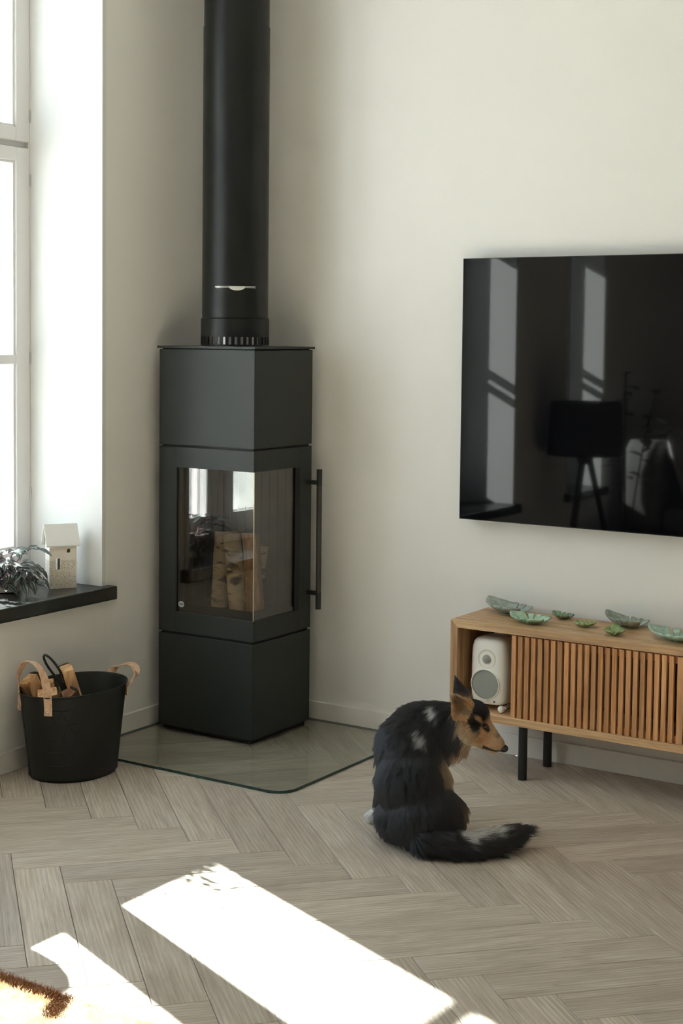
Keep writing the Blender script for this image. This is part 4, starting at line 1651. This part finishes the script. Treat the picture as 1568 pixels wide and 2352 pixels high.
ell('rump', (-.030, .030, .088), (.098, .105, .087))
ell('back', (-.056, .058, .170), (.094, .098, .100))
ell('chest', (-.052, .105, .245), (.094, .100, .090))
ell('chest', (-.035, .118, .295), (.070, .072, .058))
cone('neck', (-.015, .112, .292), (.078, .076, .322), .066, .048)
cone('ruff', (.020, .095, .262), (.066, .070, .285), .046, .042)
ell('chest', (-.060, .165, .205), (.080, .080, .090))
ell('head', (.099, .070, .336), (.046, .045, .044))
ell('head', (.112, .067, .328), (.034, .038, .036))
ell('cheek', (.086, .064, .302), (.042, .044, .036))
cone('muzzle', (.118, .062, .311), (.164, .046, .268), .033, .0195)
cone('muzzle', (.104, .058, .288), (.154, .047, .258), .027, .0155)
ell('muzzle', (.166, .046, .263), (.014, .0155, .013))
ell('thigh', (.008, -.002, .084), (.062, .062, .078))
cone('thigh', (.012, .005, .090), (.044, .032, .092), .054, .036)
cone('thigh', (.046, .032, .090), (.048, .060, .022), .034, .020)
ell('thigh', (-.092, .062, .068), (.058, .066, .064))
cone('foreleg', (-.098, .180, .185), (-.122, .212, .085), .044, .027)
cone('foreleg', (-.122, .212, .085), (-.136, .214, .020), .026, .020)
ell('paw', (-.146, .208, .0195), (.028, .024, .018))
cone('foreleg', (-.060, .205, .185), (-.082, .236, .085), .044, .027)
cone('foreleg', (-.082, .236, .085), (-.090, .240, .020), .026, .020)
ell('paw', (-.098, .238, .0185), (.028, .024, .018))
ell('paw', (.066, .066, .017), (.030, .022, .016))
TAIL = [((-.030, -.050, .045), .042), ((.020, -.068, .037), .034), ((.075, -.070, .034), .031), ((.130, -.056, .038), .029), ((.180, -.032, .045), .022), ((.216, -.010, .050), .010)]
for (a, ra), (b, rb) in zip(TAIL[:-1], TAIL[1:]):
    cone('tail', a, b, ra, rb)

body = MB()
for tag_, c, r in E_:
    rot = Matrix((DR, DF, Vector((0, 0, 1)))).transposed()
    body.ellipsoid(dg(c), r, 28, 18, rot)
for tag_, a, b, ra, rb in C_:
    A, B = dg(a), dg(b)
    ax = (B - A).normalized()
    pts, rad = [], []
    for k in range(5):
        t = math.pi / 2 * (1 - k / 4)
        pts.append(A - ax * ra * math.sin(t) * .999)
        rad.append(max(ra * math.cos(t), .0008))
    for k in range(1, 5):
        pts.append(A.lerp(B, k / 5))
        rad.append(ra + (rb - ra) * k / 5)
    for k in range(5):
        t = math.pi / 2 * (k / 4)
        pts.append(B + ax * rb * math.sin(t) * .999)
        rad.append(max(rb * math.cos(t), .0008))
    body.tube(pts, rad, 20)


def ear(base0, base1, tip, cup, thick, back):
    """cupped triangular ear: a closed shell; cup = direction the hollow faces, back = base thickness"""
    b0, b1, tp, cu = dg(base0), dg(base1), dg(tip), (DR * cup[0] + DF * cup[1] + Vector((0, 0, cup[2]))).normalized()
    nu_, nv_ = 8, 8
    front, rear = [], []
    for i in range(nv_ + 1):
        t = i / nv_
        w = (1 - t ** 1.6) * (1 + .10 * math.sin(math.pi * min(t * 1.5, 1)))
        mid = ((b0 + b1) / 2).lerp(tp, t)
        half = (b1 - b0) / 2 * max(w, .10)
        for j in range(nu_ + 1):
            s = -1 + 2 * j / nu_
            p = mid + half * s + cu * (.012 * (s * s - .6) * max(w, .1))
            th = thick * (1 - .30 * t)
            front.append(p + cu * th / 2)
            rear.append(p - cu * (th / 2 + back * (1 - t) ** 2 * (1 - s * s)))
    n1 = nu_ + 1
    fs = []
    o = len(front)
    for i in range(nv_):
        for j in range(nu_):
            a, b, c, d = i * n1 + j, i * n1 + j + 1, (i + 1) * n1 + j + 1, (i + 1) * n1 + j
            fs += [(a, b, c, d), (o + d, o + c, o + b, o + a)]
    rim = [i * n1 for i in range(nv_ + 1)] + [nv_ * n1 + j for j in range(1, n1)] + [i * n1 + nu_ for i in range(nv_ - 1, -1, -1)] + [j for j in range(nu_ - 1, 0, -1)]
    for k in range(len(rim)):
        a, b = rim[k], rim[(k + 1) % len(rim)]
        fs.append((a, o + a, o + b, b))
    body.add(front + rear, fs)


EAR_N = ((.050, .040, .322), (.102, .034, .374), (.040, .026, .405))
EAR_F = ((.058, .106, .366), (.106, .100, .372), (.056, .118, .434))
ear(*EAR_N, (.25, -1.0, .15), .0125, .012)
ear(*EAR_F, (.15, 1.0, .1), .0125, .008)

tmp = obj('dog_tmp', body, None, None)
md = tmp.modifiers.new('remesh', 'REMESH')
md.mode = 'VOXEL'
md.voxel_size = .0042
md.use_smooth_shade = True
md = tmp.modifiers.new('smooth', 'SMOOTH')
md.factor = .5
md.iterations = 3
dgp = bpy.context.evaluated_depsgraph_get()
dgp.update()
dmesh = bpy.data.meshes.new_from_object(tmp.evaluated_get(dgp))
bpy.data.objects.remove(tmp)
nv = len(dmesh.vertices)
V_ = np.empty(nv * 3, np.float32)
dmesh.vertices.foreach_get('co', V_)
V_ = V_.reshape(-1, 3).astype(np.float64)
Vn = np.empty(nv * 3, np.float32)
dmesh.vertices.foreach_get('normal', Vn)
Vn = Vn.reshape(-1, 3).astype(np.float64)
BASIS = np.stack([np.array(DR), np.array(DF), np.array([0, 0, 1.0])])


def to_local(P):
    return (P - np.array(DOG)) @ BASIS.T


def vec_local(d):
    return np.array(d, float) @ BASIS


def seg_dist(L, a, b):
    a, b = np.array(a), np.array(b)
    ab = b - a
    t = np.clip(((L - a) @ ab) / (ab @ ab), 0, 1)
    return np.linalg.norm(L - a - t[:, None] * ab, axis=1), t


def regions(L):
    """soft membership: nearest mass name index per point"""
    best = np.full(len(L), 1e9)
    idx = np.zeros(len(L), int)
    names = []
    for tg_, c, r in E_:
        d = (np.linalg.norm((L - np.array(c)) / np.array(r), axis=1) - 1) * min(r)
        k = len(names)
        names.append(tg_)
        m = d < best
        best[m], idx[m] = d[m], k
    for tg_, a, b, ra, rb in C_:
        d, t = seg_dist(L, a, b)
        d = d - (ra + (rb - ra) * t)
        k = len(names)
        names.append(tg_)
        m = d < best
        best[m], idx[m] = d[m], k
    for nm, (b0, b1, tp) in (('ear_near', EAR_N), ('ear_far', EAR_F)):
        mid = (np.array(b0) + np.array(b1)) / 2
        d, t = seg_dist(L, mid + (np.array(tp) - mid) * .15, tp)
        d = d - .024 * (1 - t) - .004
        k = len(names)
        names.append(nm)
        m = d < best
        best[m], idx[m] = d[m], k
    return np.array(names)[idx]


def sm(x, a, b):
    t = np.clip((x - a) / (b - a), 0, 1)
    return t * t * (3 - 2 * t)


BLACK, TAN, PALE, WHITE, BROWN = (np.array(srgb(*c)[:3]) for c in ((15, 15, 18), (166, 122, 84), (196, 164, 128), (226, 226, 228), (92, 74, 54)))


def coat(L, N, reg):
    """coat colour from place on the dog (dog frame r, f, z)"""
    r, f, z = L[:, 0], L[:, 1], L[:, 2]
    c = np.tile(BLACK, (len(L), 1))

    def put(mask, colr):
        nonlocal c
        mask = np.clip(mask, 0, 1)[:, None]
        c = c * (1 - mask) + colr * mask
    jig = .006 * np.sin(r * 160 + z * 90) + .005 * np.sin(z * 210 - f * 130)
    head = np.isin(reg, ['head', 'cheek', 'muzzle']).astype(float)
    # line along the head from nose (0) to nape
    ax = np.array([.85, -.15, -.55])
    ax /= np.linalg.norm(ax)
    s = (L - np.array([.10, .068, .33])) @ ax          # + towards the nose
    upd = (L - np.array([.10, .068, .33])) @ np.array([.55, .0, .83])
    # tan face below the crown, black crown
    put(head, TAN)
    put(head * sm(upd + jig, .004, .020) * (1 - sm(s, .026, .040)), BLACK)
    put(head * sm(-upd + jig, .030, .052), PALE)
    put(head * sm(s, .05, .075) * .6, PALE)
    # dark saddle between eye and ear base
    d, _ = seg_dist(L, (.085, .03, .350), (.106, .03, .322))
    put(head * sm(-d + jig, -.020, -.010), BLACK)
    d, _ = seg_dist(L, (.128, .024, .320), (.137, .026, .312))
    put(head * sm(-d + jig * .2, -.0135, -.009), BLACK)
    d, _ = seg_dist(L, (.122, .026, .262), (.138, .027, .255))
    put(head * sm(-d, -.009, -.005), BLACK)
    # muzzle bridge greyish dark
    put((reg == 'muzzle') * sm(upd - .0 * s + jig, -.003, .006) * sm(s, .060, .085) * .75, BROWN * .6)
    # tan throat and cheek edge, chest side
    ruff = np.isin(reg, ['ruff', 'neck']).astype(float)
    put(ruff * sm(r + jig, .060, .074) * sm(.345 - z, 0, .03), TAN)
    d, _ = seg_dist(L, (.030, .030, .225), (.022, .060, .185))
    put(sm(-d + jig * 1.5, -.040, -.020) * (~np.isin(reg, ['thigh', 'tail'])), BROWN * 1.25)
    d, _ = seg_dist(L, (.036, .060, .215), (.034, .085, .180))
    put(sm(-d + jig, -.030, -.012) * (~np.isin(reg, ['thigh', 'tail'])), PALE * .85)
    # ears
    en = (reg == 'ear_near').astype(float)
    put(en, TAN * .9)
    mid = (np.array(EAR_N[0]) + np.array(EAR_N[1])) / 2
    d, t = seg_dist(L, mid, mid + (np.array(EAR_N[2]) - mid) * .8)
    put(en * sm(-d + jig * .6, -.022, -.006) * .85, BROWN * .8)
    put(en * sm(-(N @ BASIS.T)[:, 1], -.3, -.6), BLACK)
    ef = (reg == 'ear_far').astype(float)
    put(ef * sm(.388 - z, -.006, .008), BROWN)
    # thigh fringe brownish
    put((reg == 'thigh') * sm(r + jig, .055, .085) * .55, BROWN)
    # white neck flecks
    for a, b, w in (((-.030, .060, .372), (.006, .070, .364), .012), ((-.052, .035, .338), (-.040, .020, .312), .011), ((-.040, .020, .312), (-.018, .018, .292), .008)):
        d, _ = seg_dist(L, a, b)
        put(sm(-d + jig * .8, -w - .006, -w + .004) * (head < .5), WHITE)
    # white tail blaze on the upper side
    d, _ = seg_dist(L, (.062, -.080, .066), (.140, -.055, .082))
    put((reg == 'tail') * sm(-d + jig * .8, -.030, -.014), WHITE)
    # white forepaws
    put(((reg == 'paw') | ((reg == 'foreleg') & (z < .05))).astype(float), WHITE * .9)
    return c


# relax the joins between the masses of the trunk
_ed = np.empty(len(dmesh.edges) * 2, np.int32)
dmesh.edges.foreach_get('vertices', _ed)
_ed = _ed.reshape(-1, 2)
_rg = regions(to_local(V_))
_w = np.where(np.isin(_rg, ['rump', 'back', 'chest', 'thigh']), .55, np.where(np.isin(_rg, ['neck', 'ruff', 'foreleg']), .3, .04))[:, None]
_deg = np.bincount(_ed.ravel(), minlength=nv)[:, None].clip(1)
for _ in range(45):
    acc = np.zeros_like(V_)
    for k in range(3):
        acc[:, k] = np.bincount(_ed[:, 0], V_[_ed[:, 1], k], nv) + np.bincount(_ed[:, 1], V_[_ed[:, 0], k], nv)
    V_ = V_ + _w * (acc / _deg - V_)
V_[:, 2] = np.maximum(V_[:, 2], .0012)
dmesh.vertices.foreach_set('co', V_.astype(np.float32).ravel())
dmesh.update()
dmesh.vertices.foreach_get('normal', _nb := np.empty(nv * 3, np.float32))
Vn = _nb.reshape(-1, 3).astype(np.float64)

dog = thing('dog', 'sitting black and tan dog looking back over its shoulder', 'dog', DOG)
Lv = to_local(V_)
regv = regions(Lv)
colv = coat(Lv, Vn, regv)
ca = dmesh.attributes.new('coat', 'FLOAT_COLOR', 'POINT')
ca.data.foreach_set('color', np.concatenate([colv * .8, np.ones((nv, 1))], 1).astype(np.float32).ravel())


def coat_mat(name, rough):
    m = Mat(name, (0, 0, 0, 1), rough, 0, .5)
    at = m.node('ShaderNodeAttribute')
    at.attribute_name = 'coat'
    m.color(at.outputs['Color'])
    return m.m


dmesh.materials.clear()
dmesh.materials.append(coat_mat('dog_skin', .8))
for p in dmesh.polygons:
    p.use_smooth = True
dmesh.vertices.foreach_set('co', (V_ - np.array(DOG)).astype(np.float32).ravel())
dmesh.name = 'body'
dbody = bpy.data.objects.new('body', dmesh)
col.objects.link(dbody)
dbody.parent = dog

# ---- fur: strands grown from the body surface
dmesh.calc_loop_triangles()
tri = np.empty(len(dmesh.loop_triangles) * 3, np.int32)
dmesh.loop_triangles.foreach_get('vertices', tri)
tri = tri.reshape(-1, 3)
A3, B3, C3 = V_[tri[:, 0]], V_[tri[:, 1]], V_[tri[:, 2]]
area = np.linalg.norm(np.cross(B3 - A3, C3 - A3), axis=1)
regt = regv[tri[:, 0]]
dens = np.ones(len(tri))
dens[np.isin(regt, ['head', 'cheek', 'muzzle', 'ear_near', 'ear_far'])] = 3.2
dens[np.isin(regt, ['neck', 'ruff'])] = 1.5
dens[np.isin(regt, ['paw'])] = .8
prob = area * dens
NF = 150000
pick = rng.choice(len(tri), NF, p=prob / prob.sum())
u1, u2 = rng.random(NF), rng.random(NF)
su = np.sqrt(u1)
w0, w1, w2 = 1 - su, su * (1 - u2), su * u2
P_ = A3[pick] * w0[:, None] + B3[pick] * w1[:, None] + C3[pick] * w2[:, None]
N_ = Vn[tri[pick, 0]] * w0[:, None] + Vn[tri[pick, 1]] * w1[:, None] + Vn[tri[pick, 2]] * w2[:, None]
N_ /= np.linalg.norm(N_, axis=1, keepdims=True)
keep = P_[:, 2] > .004
P_, N_ = P_[keep], N_[keep]
NF = len(P_)
L_ = to_local(P_)
rg_ = regions(L_)
flow = np.tile(vec_local((-.05, -.35, -1.0)), (NF, 1))           # body: down and towards the rump
len_ = np.full(NF, .032)
lift_ = np.full(NF, .36)
m = L_[:, 2] > .285
flow[m] = vec_local((-.75, -.25, -.35))                            # withers: backwards
len_[m] = .030
sel = np.isin(rg_, ['neck', 'ruff'])
flow[sel] = vec_local((-.45, -.2, -.85))
len_[sel] = .034
sel = np.isin(rg_, ['head', 'cheek'])
flow[sel] = vec_local((-.80, .05, .45))
len_[sel] = .0085
lift_[sel] = .22
sel = (rg_ == 'cheek')
flow[sel] = vec_local((-.80, .0, -.55))
len_[sel] = .013
sel = rg_ == 'muzzle'
flow[sel] = vec_local((-.72, .12, .60))
len_[sel] = .0042
lift_[sel] = .20
sel = np.isin(rg_, ['thigh'])
flow[sel] = vec_local((.30, -.30, -.9))
len_[sel] = .026
for nm, EE in (('ear_near', EAR_N), ('ear_far', EAR_F)):
    sel = rg_ == nm
    mid = (np.array(EE[0]) + np.array(EE[1])) / 2
    flow[sel] = vec_local(np.array(EE[2]) - mid)
    len_[sel] = .0055
    lift_[sel] = .15
inner = (rg_ == 'ear_near') & ((N_ @ BASIS.T)[:, 1] < -.3) & (rng.random(NF) < .35)
len_[inner] = .014
sel = rg_ == 'tail'
tp_ = np.array([p for p, r in TAIL])
best = np.full(NF, 1e9)
tdir = np.zeros((NF, 3))
tt_ = np.zeros(NF)
for k in range(len(tp_) - 1):
    d, t = seg_dist(L_, tp_[k], tp_[k + 1])
    m = d < best
    best[m] = d[m]
    tdir[m] = vec_local(tp_[k + 1] - tp_[k])
    tt_[m] = (k + t[m]) / (len(tp_) - 1)
flow[sel] = tdir[sel]
len_[sel] = .030 + .022 * tt_[sel]
lift_[sel] = .34
sel = np.isin(rg_, ['paw', 'foreleg'])
flow[sel] = vec_local((0, 0, -1))
len_[sel] = .012
flow /= np.linalg.norm(flow, axis=1, keepdims=True) + 1e-9
soft = np.isin(rg_, ['rump', 'back', 'chest', 'thigh', 'neck', 'ruff'])
si_ = np.flatnonzero(soft)
sub = rng.choice(si_, 2500, replace=False)
for c0 in range(0, len(si_), 8000):
    ii = si_[c0:c0 + 8000]
    d2 = ((L_[ii][:, None, :] - L_[sub][None]) ** 2).sum(2)
    wgt = np.exp(-d2 / (2 * .028 ** 2))
    wgt /= wgt.sum(1, keepdims=True) + 1e-12
    newf = wgt @ flow[sub]
    len_[ii] = wgt @ len_[sub]
    tdir[ii] = newf
flow[si_] = tdir[si_]
flow += rng.normal(0, .14, (NF, 3))
tang = flow - (flow * N_).sum(1)[:, None] * N_
tang /= np.linalg.norm(tang, axis=1, keepdims=True) + 1e-9
# locks: clump directions with low-frequency waves
wav = np.sin(L_[:, 0] * 190 + 3 * np.sin(L_[:, 2] * 60)) * np.sin(L_[:, 2] * 150 + 2 * np.sin(L_[:, 1] * 80))
bit = np.cross(N_, tang)
D_ = N_ * (lift_ * rng.uniform(.6, 1.5, NF))[:, None] + tang + bit * (.22 * wav)[:, None]
D_ /= np.linalg.norm(D_, axis=1, keepdims=True)
len_ *= rng.uniform(.65, 1.2, NF)
bend = (tang * .15 + np.array([0, 0, -.18])) * len_[:, None]
tipz = P_[:, 2] + D_[:, 2] * len_ + bend[:, 2]
low_ = tipz < .002
D_[low_, 2] = np.maximum(D_[low_, 2], (.003 - P_[low_, 2]) / len_[low_] + .18)
# gather strands into locks around guide strands
from mathutils.kdtree import KDTree
ng = 5200
gi = rng.choice(NF, ng, replace=False)
kd = KDTree(ng)
for k, g_ in enumerate(gi):
    kd.insert(P_[g_], k)
kd.balance()
near = np.array([kd.find(p)[1] for p in P_])
gg = gi[near]
tip_own = P_ + D_ * len_[:, None] + bend
tip_g = P_[gg] + D_[gg] * len_[gg][:, None] * 1.05 + bend[gg]
pull = np.where(np.isin(rg_, ['head', 'muzzle', 'ear_far']), .15, .55)
bend = bend + (tip_g - tip_own) * pull[:, None]
low_ = (P_ + D_ * len_[:, None] + bend)[:, 2] < .002
bend[low_, 2] += .004
cf_ = coat(L_, N_, rg_)
lockv = rng.uniform(.55, 1.5, ng)[near]
lockv = np.where(np.isin(rg_, ['head', 'cheek', 'muzzle', 'ear_near', 'ear_far']), .9 + .2 * (lockv - .55), lockv)
cf_ = cf_ * (lockv * rng.uniform(.75, 1.25, NF))[:, None]
rad_ = np.where(np.isin(rg_, ['head', 'cheek', 'muzzle', 'ear_near', 'ear_far']), .00034, .00048)


def hair_mat():
    m = bpy.data.materials.new('dog_fur')
    m.use_nodes = True
    nt = m.node_tree
    h = nt.nodes.new('ShaderNodeBsdfHairPrincipled')
    h.model = 'CHIANG'
    h.parametrization = 'COLOR'
    h.inputs['Roughness'].default_value = .32
    h.inputs['Radial Roughness'].default_value = .45
    h.inputs['Random Roughness'].default_value = .2
    a = nt.nodes.new('ShaderNodeAttribute')
    a.attribute_name = 'coat'
    nt.links.new(a.outputs['Color'], h.inputs['Color'])
    nt.links.new(h.outputs[0], nt.nodes['Material Output'].inputs['Surface'])
    nt.nodes.remove(nt.nodes['Principled BSDF'])
    return m


fur = hair('fur', P_, D_, len_, bend, np.clip(cf_, 0, 1), rad_, hair_mat(), dog, npt=6, attr='coat', taper=.12)

# ---- eyes, nose, mouth
M['eye_dark'] = simple('dark_eye', srgb(20, 16, 14), .08)
M['nose'] = simple('wet_nose', srgb(22, 21, 21), .35, bump=(700, .4))


def on_skin(p):
    """nearest skin point to a dog-frame point, with its normal"""
    w = np.array(dg(p))
    i = int(np.argmin(((V_ - w) ** 2).sum(1)))
    return Vector(V_[i]), Vector(Vn[i])


for nm, p in (('eye', (.133, .026, .318)), ('eye', (.140, .094, .318))):
    q, nn = on_skin(p)
    e = obj('eye', MB().ellipsoid(q + nn * .0010, (.0084, .0084, .0076), 18, 12), M['eye_dark'], dog, smooth=True)
    e.name = 'eye'
    t_ = nn.cross(Vector((0, 0, 1))).normalized()
    obj('iris', MB().ellipsoid(q + nn * .0058 - t_ * .0008, (.0038, .0038, .0038), 14, 10), simple('amber_iris', srgb(74, 52, 30), .1), e, smooth=True)
q, nn = on_skin((.182, .040, .262))
nose_c = dg((.1795, .0420, .2575))
nrot = Matrix((DR, DF, Vector((0, 0, 1)))).transposed()
obj('nose', MB().ellipsoid(nose_c, (.0125, .0125, .0105), 20, 14, nrot), M['nose'], dog, smooth=True)
mp = []
for p in ((.172, .032, .250), (.155, .030, .252), (.138, .028, .256), (.122, .027, .262)):
    q, nn = on_skin(p)
    mp.append(q + nn * .0022)
obj('mouth_line', MB().tube(mp, [.0012, .0016, .0026, .0044], 8), M['eye_dark'], dog, smooth=True)
